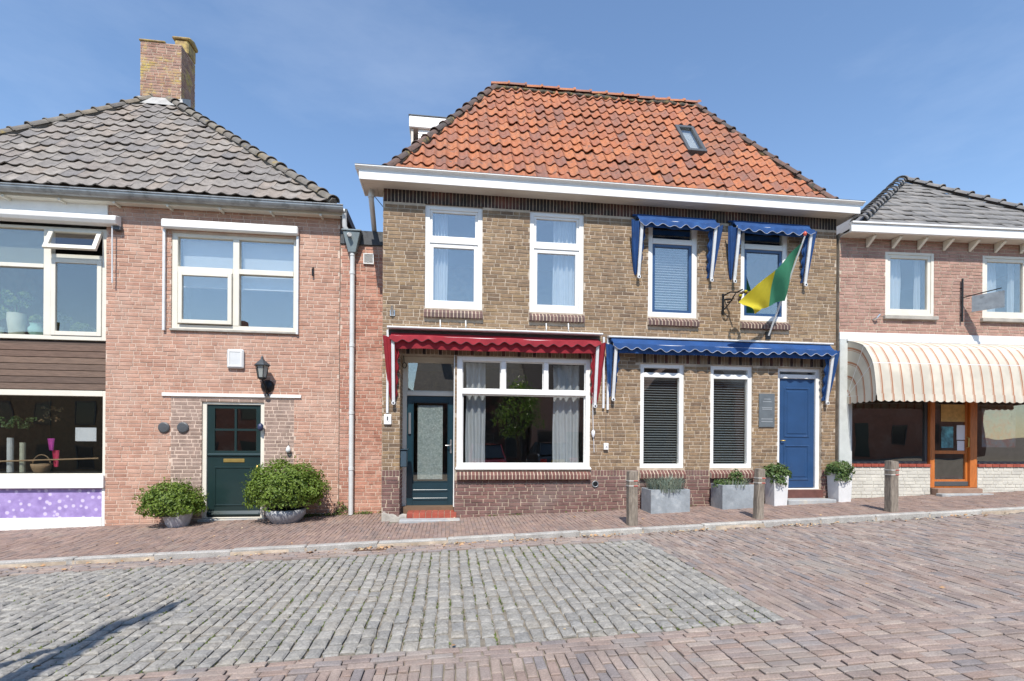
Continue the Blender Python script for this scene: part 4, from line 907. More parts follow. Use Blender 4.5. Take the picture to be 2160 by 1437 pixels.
# chimney
FC = Frame(-6 + FL.uv(296, 150, 3.25)[0], .95 + 3.25); cw = FL.uv(382, 150, 3.25)[0] - FL.uv(296, 150, 3.25)[0]; ctop = FL.uv(340, 91, 3.25)[1]; cd = .68
BR_CH = mat('brick_chimney', (.33, .2, .15), .9, rnd=True, cols=[(.36, .20, .145), (.29, .155, .115), (.42, .25, .185), (.33, .20, .16)], var=.3, bump=.6, stain=(.44, .33, .09), stain_scale=3.0, stain_lo=.50, stain_hi=.64)
ch = MB(FC).box(0, 0, 8.7, cw, cd, ctop).build('chimney', MORTAR, HL)
cb = Bricks(FC, ch); cb.courses(0.002, cw - .002, 9.0, ctop, [], BR_CH, seed=41, L=.215, course=.068); cb.finish(0)
FC2 = Frame(FC.o.x + cw, FC.o.y, 90); cb = Bricks(FC2, ch); cb.courses(.002, cd - .002, 8.9, ctop - .003, [], BR_CH, seed=42, L=.215, course=.068); cb.finish(0)
mb = MB(FC); mb.box(cw - .30, .28, ctop + .002, cw + .02, cd + .02, ctop + .34); mb.prism_u([(.22, ctop + .342), (cd + .06, ctop + .342), (cd + .02, ctop + .43), (.5, ctop + .50), (.28, ctop + .42)], cw - .36, cw + .07); mb.build('chimney_cap', mat('lichen_brick', (.34, .27, .12), .95, cols=[(.30, .19, .13), (.44, .34, .10)], var=.4, vscale=9, bump=.8, bscale=30), HL, bevel=.03, recalc=True)
MB(FC).box(-.03, -.03, ctop + .001, cw - .36, cd + .03, ctop + .05).build('chimney_coping', MATS['lichen_brick'], HL, bevel=.015)
LEAD = mat('lead', (.40, .39, .37), .6, .2, var=.2, vscale=6)
zch = ap.z - (ap.y - 3.25) * (svl.z / svl.y) + .04
mb = MB(FL); cu0 = FC.o.x + 6
mb.add([(cu0 - .16, 3.25 - .22, zch - .22 * svl.z / svl.y + .05), (cu0 + cw + .16, 3.25 - .22, zch - .22 * svl.z / svl.y + .05), (cu0 + cw + .04, 3.235, zch + .10), (cu0 - .04, 3.235, zch + .10)], [(0, 1, 2, 3)])
mb.add([(cu0 + cw + .012, 3.23, zch + .12), (cu0 + cw + .012, 3.23, zch - .3), (cu0 + cw + .012, 3.7, zch + .1), (cu0 + cw + .012, 3.7, zch + .4)], [(0, 1, 2, 3)]); mb.build('lead_flashing', LEAD, HL)
# downpipe with hopper
pu = FL.uv(742, 800, -.07)[0]; zh1 = FL.uv(745, 492, -.1)[1]; zh0 = FL.uv(745, 534, -.1)[1]; pb = gz(-2, .9)
MB(FL).tube([(pu, -.075, zh0 + .03), (pu, -.075, pb + .01)], .046, 14).build('downpipe', PVC, HL, smooth=True)
dp = MB(FL); w0, w1 = .165, .07
dp.add([(pu - w0, -.20, zh1), (pu + w0, -.20, zh1), (pu + w0, -.012, zh1), (pu - w0, -.012, zh1), (pu - w1, -.14, zh0), (pu + w1, -.14, zh0), (pu + w1, -.012, zh0), (pu - w1, -.012, zh0)], [(0, 1, 2, 3), (7, 6, 5, 4), (4, 5, 1, 0), (5, 6, 2, 1), (6, 7, 3, 2), (7, 4, 0, 3)])
dp.box(pu - w0 - .02, -.22, zh1 + .001, pu + w0 + .02, -.01, zh1 + .035); dp.build('hopper', mat('hopper_grey', (.20, .24, .25), .5, .2, var=.2, vscale=6), HL, bevel=.01)
for zz in (zh0 + .01, FL.uv(742, 575)[1], FL.uv(742, 727)[1], FL.uv(742, 868)[1], FL.uv(742, 985)[1]): MB(FL).tube([(pu, -.075, zz), (pu, -.075, zz - .06)], .053, 14).build('pipe_socket', PVC, HL, smooth=True)
u_, z_ = FL.uv(727, 452, -.15); u2, z2 = FL.uv(727, 490, -.12)
MB(FL).tube([(u_, -.18, 5.74), (u_, -.15, z2 + .1), (pu - .09, -.11, zh1 + .02)], .045, 12).build('swan_neck', PVC, HL, smooth=True)
# link between the houses
LK = thing('link_building', 'narrow red brick link with dark zinc capping between two houses', 'building', Fm(FL, (lw1 + 4.83) / 2, 0, -.05))
FK = FL; k0, k1 = lw1 + .012, 4.815; zk = FL.uv(770, 518)[1]
wk = wall_core(FL, k0, k1, -.6, zk, .006, .25, [], 'wall', MORTAR_R, LK)
bk = Bricks(FL, wk); bk.courses(k0 + .003, k1, -.25, zk, [], BR_RED, course=.071, seed=51, dy=.006); bk.finish(300)
MB(FL).box(k0, .252, -.6, k1, 6.0, zk).build('core', BR_RED, LK)
c1 = FL.uv(770, 488)[1]; cp = MB(FL); cp.box(k0 - .0, -.03, zk + .002, k0 + .36, .3, c1); cp.box(k0 + .365, -.03, zk + .002, k1 + .01, .3, c1 - .003); cp.build('capping', ZINC_D, LK, bevel=.006)
MB(FL).box(k0, .3, zk, k1, 6.0, zk + .1).build('flat_roof', ZINC_D, LK)
u_, z_ = FL.uv(778, 547)
vg = thing('vent_grille', 'small white louvred vent grille on narrow red brick link', 'vent', Fm(FL, u_, -.02, z_))
MB(FL).ring(u_ - .10, u_ + .10, z_ - .105, z_ + .105, .018, -.035, -.006).build('grille_frame', WHITE, vg, bevel=.004)
MB(FL).box(u_ - .08, -.011, z_ - .085, u_ + .08, -.008, z_ + .085).build('backing', GREY_D, vg)
for i in range(8): MB(FL).obox((u_, -.022, z_ - .075 + i * .021), (.081, 0, 0), (0, .009, .006), (0, -.001, .0022)).build('slat', WHITE, vg)
u_, z_ = FL.uv(731, 494, -.2)
sc_ = thing('security_camera', 'small black and white camera mounted above the grey hopper', 'camera', Fm(FL, u_, -.1, z_))
MB(FL).tube([(u_ - .03, -.05, z_ + .04), (u_ + .06, -.24, z_ - .02)], .032, 12).build('body', IRON, sc_, smooth=True)
MB(FL).tube([(u_ + .045, -.215, z_ - .012), (u_ + .075, -.275, z_ - .032)], .036, 12).build('hood', WHITE, sc_, smooth=True)
MB(FL).tube([(u_ - .03, -.012, z_ + .05), (u_ - .02, -.07, z_ + .03)], .015, 8).build('arm', IRON, sc_)

# ================================================================== RIGHT HOUSE
HR = thing('corner_shop_house', 'rose brick shop house with grey hipped roof and bracketed white eaves', 'house', FR.mat)
rw0, rw1 = 0.02, 5.55
zbm1, zbm0 = FR.uv(1960, 706)[1], FR.uv(1960, 722)[1]
zu0, zu1 = FR.uv(1920, 667)[1], FR.uv(1920, 532)[1]
o_r1 = (FR.uv(1867, 600)[0], FR.uv(1970, 600)[0], zu0, zu1); o_r2 = (FR.uv(2072, 600)[0], FR.uv(2072, 600)[0] + o_r1[1] - o_r1[0], zu0, zu1)
sh0 = FR.uv(1796, 900)[0]; o_rs = (sh0, 5.2, -.6, zbm0 - .002)
ztopR = FR.uv(1960, 505)[1]
wr = wall_core(FR, rw0, rw1, -.6, 5.62, 0, .28, [o_r1, o_r2, o_rs], 'wall', MORTAR, HR)
mb = MB(FR); mb.box(rw0, .282, -.6, rw0 + .25, 6.4, 5.62); mb.box(rw1 - .25, .282, -.6, rw1, 6.4, 5.62); mb.box(rw0 + .252, 6.2, -.6, rw1 - .252, 6.4, 5.62); mb.build('outer_wall', BR_RH, HR)
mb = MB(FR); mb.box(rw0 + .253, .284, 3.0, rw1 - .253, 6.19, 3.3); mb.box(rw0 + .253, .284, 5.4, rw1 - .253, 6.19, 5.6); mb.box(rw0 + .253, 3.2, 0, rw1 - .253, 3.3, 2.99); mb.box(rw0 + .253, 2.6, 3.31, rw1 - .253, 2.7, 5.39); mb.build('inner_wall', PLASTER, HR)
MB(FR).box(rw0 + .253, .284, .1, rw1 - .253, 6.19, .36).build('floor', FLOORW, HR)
br = Bricks(FR, wr)
br.courses(rw0 + .003, rw1 - .003, zbm1, 5.6, [o_r1, o_r2], BR_RH, seed=61); br.courses(rw0 + .003, rw1 - .003, .1, zbm0, [o_rs, (rw0, sh0, 0, 9)], BR_RH, seed=62); br.finish(300)
MB(FR).box(rw0, -.03, zbm0, rw1, .01, zbm1).build('beam', WHITE, HR, bevel=.005)
MB(FR).box(rw0 + .002, -.03, .0, sh0 - .004, .012, zbm0 - .003).build('pilaster', mat('pilaster_grey', (.52, .54, .51), .8, var=.15, vscale=4, bump=.2, stain=(.38, .40, .37), stain_scale=2), HR, bevel=.008)
for o in (o_r1, o_r2):
    u0, u1, z0, z1 = o
    window(FR, HR, (u0, u1, z0, z1), .0, .12, .06, CREAM, [((u0 + .062, u1 - .062, z0 + .062, z1 - .062), (.065, .065, .08, .065), CREAM, .015, .08, GL_UP)])
    MB(FR).box(u0 - .05, -.07, z0 - .08, u1 + .05, .02, z0 - .003).build('sill', CEMENT, HR, bevel=.008)
# eaves with brackets
ze1, ze0 = FR.uv(1960, 479, -.3)[1], FR.uv(1960, 496, -.3)[1]
ge = MB(FR).box(rw0 - .0, -.32, ze0, rw1 + .3, -.26, ze1).build('gutter', WHITE, HR, bevel=.006)
MB(FR).box(rw0 + .0, -.259, ze0 + .004, rw1 + .3, -.002, ze0 + .03).build('soffit', SOFFIT, HR)
MB(FR).box(rw0 + .0, -.35, ze1 + .001, rw1 + .3, -.24, ze1 + .035).build('gutter_edge', WHITE, ge, bevel=.004)
for i in range(11):
    u_ = FR.uv(1828 + 54 * i, 510)[0] if i < 7 else FR.uv(1828 + 54 * 6, 510)[0] + (i - 6) * .56
    if u_ < rw1: MB(FR).prism_u([(-.015, ze0 - .18), (-.22, ze0 - .03), (-.22, ze0 + .003), (-.015, ze0 + .003)][::-1], u_ - .03, u_ + .03).build('eaves_bracket', CREAM, ge, bevel=.004, recalc=True)
Wl = lambda x, y, z: FR.inv @ Vector((x, y, z))
e0 = Wl(7.98, -.22, 5.86); e1 = Wl(13.55, -.22, 5.86); e0 = Vector((.22, -.25, ze1 + .02)); e1 = Vector((5.75, -.25, ze1 + .02)); ar = Wl(12.18, 3.0, 8.5)
mb = MB(FR); mb.add([e0, e1, (5.75, 6.4, e0.z), (.22, 6.4, e0.z), ar + Vector((0, 0, -.04))], [(0, 1, 4), (1, 2, 4), (2, 3, 4), (3, 0, 4), (3, 2, 1, 0)]); rfr = mb.build('roof', TILE_R, HR)
svr = Vector((0, ar.y - e0.y, ar.z - e0.z)); Vr = svr.length
tile_roof(rfr, Vector((0, e0.y, e0.z + .01)), (1, 0, 0), svr, [(e0.x, 0), (e1.x, 0), (ar.x, Vr)], .24, Vr / 11.5, flat_tile(.24, Vr / 11.5), TILE_R, 300, seed=71, jit=.003)
cap_tiles(rfr, e0 + Vector((0, 0, .03)), ar + Vector((0, 0, .05)), .13, .36, TILE_R, Vector((-.5, -.4, 1)), 'hip_tile', seed=72, flare=1.2)
cap_tiles(rfr, e1 + Vector((0, 0, .03)), ar + Vector((0, 0, .05)), .12, .36, TILE_R, Vector((.4, -.4, 1)), 'hip_tile', seed=73, flare=1.2)
# shop front
zrs = FR.uv(1890, 973)[1]; zrs2 = FR.uv(1890, 986)[1]; dr0, dr1 = FR.uv(1972, 950)[0], FR.uv(2072, 950)[0]; zb_ = gz(9, 0) - .1
WB = mat('brick_painted_white', (.55, .53, .46), .8, rnd=True, cols=[(.55, .53, .46), (.51, .49, .43), (.59, .565, .49)], var=.12, bump=.4, bscale=60)
for a, b in ((sh0, dr0 - .004), (dr1 + .004, 5.2)):
    lwz = MB(FR).box(a, .10, zb_ - .3, b, .28, zrs2).build('low_wall', WB, HR)
    lb_ = Bricks(Frame(*(FR.mat @ Vector((0, .10, 0))).xy, FR.deg), lwz); lb_.courses(a + .002, b - .002, zb_, zrs2 - .003, [], WB, seed=int(a * 50)); lb_.finish(0)
    nt_ = round((b - a) / .16); w_ = (b - a) / nt_; tm_ = MB().box(-w_ / 2 + .004, -.05, -.03, w_ / 2 - .004, .07, .03).mesh('sill_tile', QUARRY, bevel=.006)
    for i in range(nt_): inst('sill_tile', tm_, lwz, Matrix.Translation((a + (i + .5) * w_, .12, zrs2 + .034)))
    ww = MB(FR).ring(a + .003, b - .003, zrs2 + .068, zbm0 - .005, .05, .16, .24).build('shop_window', GREY_D, HR, bevel=.004)
    MB(FR).box(a + .04, .195, zrs2 + .11, b - .04, .201, zbm0 - .05).build('pane', GL, ww)
zdo = FR.uv(2022, 1030)[1]; zds = FR.uv(2022, 1040)[1]
dd = MB(FR).ring(dr0, dr1, zdo, zbm0 - .006, (.1, .16, .02, .06), .10, .24).build('door', ORANGE_P, HR, bevel=.006); dd['label'] = 'varnished orange wooden shop door with glass panels'
a, b = dr0 + .104, dr1 - .164; zk0 = FR.uv(2022, 1013)[1]; zk1 = FR.uv(2022, 955)[1]
MB(FR).ring(a, b, zdo + .03, 2.9, (.05, .05, zk0 - zdo - .03, .12), .15, .20).build('door_leaf', ORANGE_P, dd, bevel=.005)
MB(FR).box(a + .051, .155, zk1 - .03, b - .051, .195, zk1 + .04).build('rail', ORANGE_P, dd, bevel=.004)
MB(FR).box(a - .002, .138, zdo + .032, b + .002, .149, zk0 - .04).build('kick_plate', GREY_D, dd, bevel=.003)
MB(FR).box(a + .04, .175, zk0 - .01, b - .04, .181, 2.79).build('pane', GL, dd)
MB(FR).tube([(b - .03, .14, zk1 + .1), (b - .03, .10, zk1 + .12), (b - .03, .10, zk1 + .3), (b - .03, .14, zk1 + .32)], .012, 8).build('handle', BRASS, dd)
solo(MB(FR).box(dr0 + .03, -.05, zb_ - .2, dr1 - .03, .24, zdo - .004), 'door_step', mat('step_brown', (.28, .18, .13), .8, var=.2), 'brown door step below the orange wooden shop door', 'step', loc=(dr0 + .4, 0, zb_), bevel=.01)
solo(MB(FR).box(dr0 - .03, -.20, zb_ - .2, dr1 + .05, -.055, zds + .0), 'stone_slab', STONE, 'pale stone slab before the orange wooden shop door', 'slab', loc=(dr0 + .4, -.1, zb_), bevel=.01)
# neighbour beyond the right house: only a corner of its orange roof shows
NB = thing('neighbour_house', 'plain brick house with orange roof beyond the grey hipped roof', 'house', Fm(FR, 7.9, 2.0, .4))
MB(FR).box(5.75, .6, -.6, 10.5, 6.5, 5.6).build('wall', BR_RH, NB)
mb = MB(FR); mb.add([(5.6, .4, 5.55), (10.7, .4, 5.55), (10.7, 6.7, 5.55), (5.6, 6.7, 5.55), (5.6, 3.5, 7.9), (10.7, 3.5, 7.9)], [(0, 1, 5, 4), (2, 3, 4, 5), (1, 2, 5), (3, 0, 4), (3, 2, 1, 0)]); nr = mb.build('roof', TILE_O, NB)
tile_roof(nr, Vector((0, .4, 5.56)), (1, 0, 0), Vector((0, 3.1, 2.35)), [(5.6, 0), (10.7, 0), (10.7, 3.89), (5.6, 3.89)], .205, .31, pantile(.205, .31), TILE_O, 0, seed=77)

# ================================================================== AWNINGS
def drop_awning(F, name, label, u0, u1, zt, cloth, pip, arm, group=None, n=None, railL=None, railR=None, dark_top=False, drop=.36, out=.24, sideL=True, sideR=True, rail=None, hood=.22, gap=.09):
    T = thing(name, label, 'awning', Fm(F, (u0 + u1) / 2, 0, zt - .4), group)
    MB(F).prism_u([(-.012, zt - .02), (-hood, zt - .03), (-hood - .01, zt - .012), (-hood, zt + .004), (-.012, zt + .022)][::-1], u0 - .03, u1 + .03).build('head_rail', rail or ALU, T, bevel=.003, recalc=True)
    MB(F).box(u0 + .0, -.05, zt - .16, u1 - .0, -.012, zt - .03).build('shade_board', GREY_D, T)  # added dark board, stands for the shade under the head rail
    MB(F).tube([(u0 + .02, -.085, zt - gap - .045), (u1 - .02, -.085, zt - gap - .045)], .036, 12).build('roller', cloth, T, smooth=True)
    rn = random.Random(int(u0 * 97) + 5)
    ph = [rn.uniform(0, 6.28) for _ in range(4)]
    def sag(s): return .010 * math.sin(s * 17 + ph[0]) + .007 * math.sin(s * 31 + ph[1]) - .018 * math.sin(math.pi * s)
    a, b = u0 + .03, u1 - .03
    nn = max(24, int((b - a) / .03))
    MB(F).grid(lambda s, t: (a + (b - a) * s, -.10 - (out - .10) * t - sag(s) * .4 * math.sin(math.pi * t), zt - gap - (.175 - gap) * t - .012 * math.sin(math.pi * t) + sag(s) * t * .6), nn, 5).build('cloth_top', cloth, T, smooth=True)
    zf = zt - .175
    MB(F).tube([(a - .01, -out, zf - .012), (b + .01, -out, zf - .012)], .02, 10).build('front_bar', ALU, T)
    MB(F).grid(lambda s, t: (a + (b - a) * s, -out + .012 + .02 * t * t + .010 * math.sin(s * (b - a) * 9 + ph[2]) * t, zf - .02 - (drop - .175) * t + sag(s) * .5), nn, 4).build('cloth_fold', cloth, T, smooth=True)
    ns = n or max(3, round((b - a) / .22)); nv = ns * 10
    def edge(s): return .026 * math.cos(2 * math.pi * s * ns)
    def vf(s, t):
        zb = zf - .075 + edge(s) + sag(s); zt_ = zf + .012 + sag(s) * .6
        return (a - .012 + (b - a + .024) * s, -out - .024 - .012 * t - .007 * math.sin(s * 57 + ph[3]) * t, zt_ + (zb - zt_) * t)
    MB(F).grid(vf, nv, 3).build('valance', cloth, T, smooth=True)
    MB(F).tube([tuple(Vector(vf(i / nv, 1.0)) + Vector((0, -.002, -.003))) for i in range(nv + 1)], .0045, 5).build('piping', pip, T)
    for side, on in ((0, sideL), (1, sideR)):
        if not on: continue
        u = (u0 + .075) if side == 0 else (u1 - .075); sg = -1 if side == 0 else 1
        top = Vector((u, -out, zf - .02)); bot = Vector((u - sg * .0, -.075, zt - arm))
        ar = MB(F); d = bot - top; dn = d.normalized(); px = Vector((1, 0, 0)); py = dn.cross(px)
        ar.obox((top + bot) / 2, px * .027, py * .016, dn * (d.length / 2)); ar.build('arm', ALU, T, bevel=.003)
        MB(F).lathe([(.035, -.012), (.035, .012)], (bot.x, bot.y - .02, bot.z - .03), 14, 'y').build('arm_joint', ALU, T); MB(F).lathe([(.014, .0), (.014, .022)], (bot.x, bot.y - .02, bot.z - .03), 10, 'y').build('bolt', IRON, T)
        def drape(w, k, ph0, scal):
            def f(s, t):
                ww = w * (1 - t) ** .7 + .02
                x = u + sg * (.035 + ww * s * (.55 if k else 1)) if not k else u - sg * (.03 + ww * s * .6)
                yy = top.y + (bot.y - top.y) * t + .03 + .022 * math.sin(s * 9 + ph0 + 2 * t)
                e = .018 * math.sin(t * 30) * s if scal else 0
                return (x + e, yy + .03 * s, top.z + .11 * (1 - t) * (s if not k else 0) * .4 - (top.z - bot.z - .02) * t)
            return f
        MB(F).grid(drape(.13, 0, ph[0], False), 8, 26).build('side_cloth', cloth, T, smooth=True)
        MB(F).grid(drape(.10, 1, ph[1], True), 8, 26).build('side_valance', cloth, T, smooth=True)
    for ur, zl in ((railL or ()), (railR or ())) if False else [q for q in (railL, railR) if q]:
        MB(F).box(ur - .02, -.05, zl, ur + .02, -.012, zt - .03).build('guide_rail', ALU, T, bevel=.003)
    return T
zr = FM.uv(1045, 701)[1]
ru0, ru1 = FM.uv(820, 720, -.2)[0], FM.uv(1268, 730, -.2)[0]
RA = drop_awning(FM, 'red_awning', 'faded red scalloped awning rolled in above wide shop window and teal door', ru0, ru1, zr, RED_F, PIPING, 1.30, railL=(FM.uv(818, 780)[0], FM.uv(818, 872)[1]), railR=(FM.uv(1272, 780)[0], FM.uv(1272, 862)[1]))
bu0, bu1 = FM.uv(1290, 740, -.2)[0], FM.uv(1762, 745, -.2)[0]
GA = drop_awning(FM, 'blue_awning', 'long blue awning rolled in over narrow windows and blue door', bu0, bu1, zr - .02, BLUE_F, PIPING_W, 1.15, railL=(FM.uv(1281, 780)[0], FM.uv(1281, 865)[1]), drop=.31, hood=.12, gap=.04)
uz = FM.uv(1440, 437, -.2)[1] + .05
drop_awning(FM, 'blue_awning', 'short blue awning over first floor window beside the plain brick stretch', FM.uv(1345, 450, -.2)[0], FM.uv(1516, 460, -.2)[0], 5.70, BLUE_F, PIPING_W, 1.15, group='short blue awnings under the eaves', drop=.27, rail=BLUE_F, hood=.06, gap=.01)
drop_awning(FM, 'blue_awning', 'short blue awning over first floor window behind the flag', FM.uv(1550, 460, -.2)[0], FM.uv(1716, 470, -.2)[0], 5.70, BLUE_F, PIPING_W, 1.15, group='short blue awnings under the eaves', drop=.27, rail=BLUE_F, hood=.06, gap=.01)
# striped basket awning
def stripe_mat():
    m = bpy.data.materials.new('cloth_striped'); m.use_nodes = True; n = m.node_tree.nodes; l = m.node_tree.links; b = n['Principled BSDF']; b.inputs['Roughness'].default_value = .85
    uv = n.new('ShaderNodeUVMap'); uv.uv_map = 'UVMap'; sx = n.new('ShaderNodeSeparateXYZ'); l.new(uv.outputs[0], sx.inputs[0])
    def mth(op, a, bb=0.0):
        x = n.new('ShaderNodeMath'); x.operation = op; l.new(a, x.inputs[0]); x.inputs[1].default_value = bb; return x.outputs[0]
    f = mth('FRACT', mth('DIVIDE', sx.outputs[0], .205))
    w = mth('LESS_THAN', mth('ABSOLUTE', mth('SUBTRACT', f, .5)), .07); w2 = mth('LESS_THAN', mth('ABSOLUTE', mth('SUBTRACT', f, .36)), .02)
    ad = n.new('ShaderNodeMath'); ad.operation = 'MAXIMUM'; l.new(w, ad.inputs[0]); l.new(w2, ad.inputs[1])
    x = n.new('ShaderNodeMix'); x.data_type = 'RGBA'; l.new(ad.outputs[0], x.inputs[0]); x.inputs[6].default_value = (.60, .55, .45, 1); x.inputs[7].default_value = (.42, .20, .11, 1)
    geo = n.new('ShaderNodeNewGeometry'); nz = n.new('ShaderNodeTexNoise'); nz.inputs['Scale'].default_value = 3; l.new(geo.outputs['Position'], nz.inputs['Vector'])
    r = n.new('ShaderNodeValToRGB'); r.color_ramp.elements[0].color = (.8, .8, .8, 1); r.color_ramp.elements[0].position = .35; r.color_ramp.elements[1].position = .65; l.new(nz.outputs[0], r.inputs[0])
    y = n.new('ShaderNodeMix'); y.data_type = 'RGBA'; y.blend_type = 'MULTIPLY'; y.inputs[0].default_value = 1; l.new(x.outputs[2], y.inputs[6]); l.new(r.outputs[0], y.inputs[7]); l.new(y.outputs[2], b.inputs['Base Color'])
    return m
STR = stripe_mat()
sz1 = zbm0 - .02; su_0 = FR.uv(1785, 780)[0]; su_1 = 5.25; P_ = .76; szb = FR.uv(1950, 833, -P_)[1]
SA = thing('striped_awning', 'cream basket awning with thin rust stripes over orange wooden door', 'awning', Fm(FR, (su_0 + su_1) / 2, 0, szb))
def prof(t):
    a = t * math.pi / 2
    if t <= 1: return (-P_ * math.sin(a) ** .9, szb + (sz1 - szb) * math.cos(a) ** .85)
NS, NV = 60, 14; pl_ = [prof(j / NV) for j in range(NV + 1)]
def facet(t):                                            # cloth pulled straight between three hoops
    k = [0, .38, .68, 1.0]
    for i in range(3):
        if t <= k[i + 1] + 1e-6:
            A, B = prof(k[i]), prof(k[i + 1]); q = (t - k[i]) / (k[i + 1] - k[i]); w = .55
            C_ = prof(t); return (A[0] + (B[0] - A[0]) * q) * w + C_[0] * (1 - w), (A[1] + (B[1] - A[1]) * q) * w + C_[1] * (1 - w)
mb = MB(FR); uvs = []
mb.grid(lambda s, t: (su_0 + (su_1 - su_0) * s, *facet(t)), NS, NV); uvs = [((su_0 + (su_1 - su_0) * i / NS), j) for j in range(NV + 1) for i in range(NS + 1)]
mb.build('canopy', STR, SA, smooth=True, uv=uvs)
for uu in (su_0 + .002, su_1 - .002):
    mb = MB(FR); uvs = []; C0 = (0.0, szb)
    mb.grid(lambda s, t: (uu, C0[0] + (facet(t)[0] - C0[0]) * s, C0[1] + (facet(t)[1] - C0[1]) * s), 10, NV); uvs = [(i / 10 * .82, j) for j in range(NV + 1) for i in range(11)]
    mb.build('side_cloth', STR, SA, smooth=True, uv=uvs)
nsc = round((su_1 - su_0) / .15)
mb = MB(FR); nv = nsc * 8
mb.grid(lambda s, t: (su_0 + (su_1 - su_0) * s, -P_ - .012 - .01 * t, szb + .012 - t * (.12 + .028 * abs(math.sin(math.pi * s * nsc)))), nv, 2)
mb.build('valance', STR, SA, uv=[(su_0 + (su_1 - su_0) * i / nv, j) for j in range(3) for i in range(nv + 1)])
mb = MB(FR); mb.grid(lambda s, t: (su_0 - .008, -.03 - (P_ - .04) * s, szb + .01 - t * (.12 + .028 * abs(math.sin(math.pi * s * 5)))), 40, 2)
mb.build('side_valance', STR, SA, uv=[(i / 40 * .8, j) for j in range(3) for i in range(41)])
for k in (.38, .68, 1.0):
    y_, z_ = prof(k); MB(FR).tube([(su_0, y_ + .012, z_ - .012), (su_1, y_ + .012, z_ - .012)], .012, 8).build('hoop_bar', ALU, SA)
    for uu in (su_0 + .012, su_1 - .012): MB(FR).tube([(uu, y_ + .012, z_ - .012), (uu, -.02, szb + .02)], .012, 8).build('hoop_arm', ALU, SA)
MB(FR).box(su_0 - .02, -.06, sz1 - .01, su_1 + .02, -.034, sz1 + .05).build('wall_rail', ALU, SA, bevel=.004)

# ================================================================== CURTAINS AND BLINDS
def curtain(F, label, u0, u1, z0, z1, y, m, folds=5, amp=.03, group=None, taper=0.0):
    rn = random.Random(int(u0 * 131)); ph = rn.uniform(0, 6)
    mb = MB(F); n = folds * 10
    def f(s, t):
        w = 1 - taper * math.sin(math.pi * min(1, t * 1.1)) ; uc = (u0 + u1) / 2
        x = uc + (u0 - uc + (u1 - u0) * s) * w + .008 * math.sin(7 * t + 5 * s)
        return (x, y + amp * math.sin(2 * math.pi * folds * s + ph + .5 * math.sin(3 * t)) * (.7 + .3 * t) + .01 * math.sin(17 * s), z1 + (z0 - z1) * t)
    mb.grid(f, n, 14)
    solo(mb, 'curtain', m, label, 'curtain', group, loc=((u0 + u1) / 2, y, z0), smooth=True)
def cu(px0, px1, py, F, y): return F.uv(px0, py, y)[0], F.uv(px1, py, y)[0]
a, b = cu(916, 944, 560, FM, .22); curtain(FM, 'white curtain drawn aside in upper window above the teal door', a, b, 3.40, 5.66, .22, CURT_W, 4)
a, b = cu(1166, 1212, 560, FM, .22); curtain(FM, 'white curtain drawn aside in upper window above the large shop pane', a, b, 3.40, 5.66, .22, CURT_W, 5)
a, b = cu(982, 1024, 880, FM, .24); curtain(FM, 'grey curtain inside shop window on the side of the teal door', a, b, .92, 2.86, .24, CURT_G, 3, .035, taper=.05)
a, b = cu(1166, 1222, 880, FM, .24); curtain(FM, 'wider grey curtain inside shop window away from the teal door', a, b, .92, 2.86, .24, CURT_G, 4, .035, taper=.03)
for o, lab in ((o_r1, 'pale curtain in upper window over the striped awning near the flag'), (o_r2, 'pale curtain in upper window beside the iron rod')):
    curtain(FR, lab, o[0] + .1, o[0] + .52, o[2] + .02, o[3] - .03, .22, CURT_W, 4)
    curtain(FR, 'narrow ' + lab, o[1] - .22, o[1] - .09, o[2] + .02, o[3] - .03, .22, CURT_W, 2)
def blind(F, label, u0, u1, z0, z1, y, n, m=BLIND, group='venetian blinds in the blue-awning half of the house'):
    T = thing('venetian_blind', label, 'blind', Fm(F, (u0 + u1) / 2, y, z0), group); h = (z1 - z0) / n
    me = MB().obox((0, 0, 0), ((u1 - u0) / 2, 0, 0), (0, .022, .012), (0, -.0006, .0012)).mesh('slat', m)
    for i in range(n): inst('slat', me, T, Matrix.Translation((0, 0, (i + .5) * h)))
    MB(F).box(u0, y - .03, z1 + .002, u1, y + .03, z1 + .05).build('head_box', m, T)
zz = FM.uv(1393, 790)[1]
blind(FM, 'closed grey venetian blind in narrow window beside the red awning', o_na[0] + .06, o_na[1] - .06, .96, zz - .10, .17, 34)
blind(FM, 'closed grey venetian blind in narrow window next to the wall plaque', o_nb[0] + .06, o_nb[1] - .06, .96, zz - .10, .17, 34)
blind(FM, 'pale venetian blind behind the blue upper sash away from the flag', o_w3[0] + .12, o_w3[1] - .12, 3.92, 5.2, .17, 26, SCREEN)

# ================================================================== THINGS ON THE WALLS
u_, z_ = FM.uv(818, 885)
ic = thing('intercom', 'white intercom plate on brown brick pier beside the teal door', 'intercom', Fm(FM, u_, -.01, z_))
MB(FM).box(u_ - .065, -.045, z_ - .095, u_ + .065, -.008, z_ + .095).build('plate', WHITE, ic, bevel=.012)
MB(FM).box(u_ - .012, -.049, z_ - .02, u_ + .012, -.044, z_ + .05).build('button', GREY_D, ic, bevel=.002); MB(FM).box(u_ + .02, -.048, z_ - .05, u_ + .03, -.044, z_ - .03).build('mark', GREY_D, ic)
u_, z_ = FM.uv(1277, 942)
bx = thing('outdoor_switch', 'small white switch box on brown brick beside bollard', 'switch', Fm(FM, u_, -.01, z_))
MB(FM).box(u_ - .045, -.06, z_ - .065, u_ + .045, -.008, z_ + .065).build('box', WHITE, bx, bevel=.008); MB(FM).box(u_ - .02, -.067, z_ - .02, u_ + .025, -.061, z_ + .035).build('lid', PAPER, bx, bevel=.003); MB(FM).lathe([(.008, 0), (.008, .004)], (u_ + .004, -.067, z_ + .0), 8, 'y').build('knob', IRON, bx)
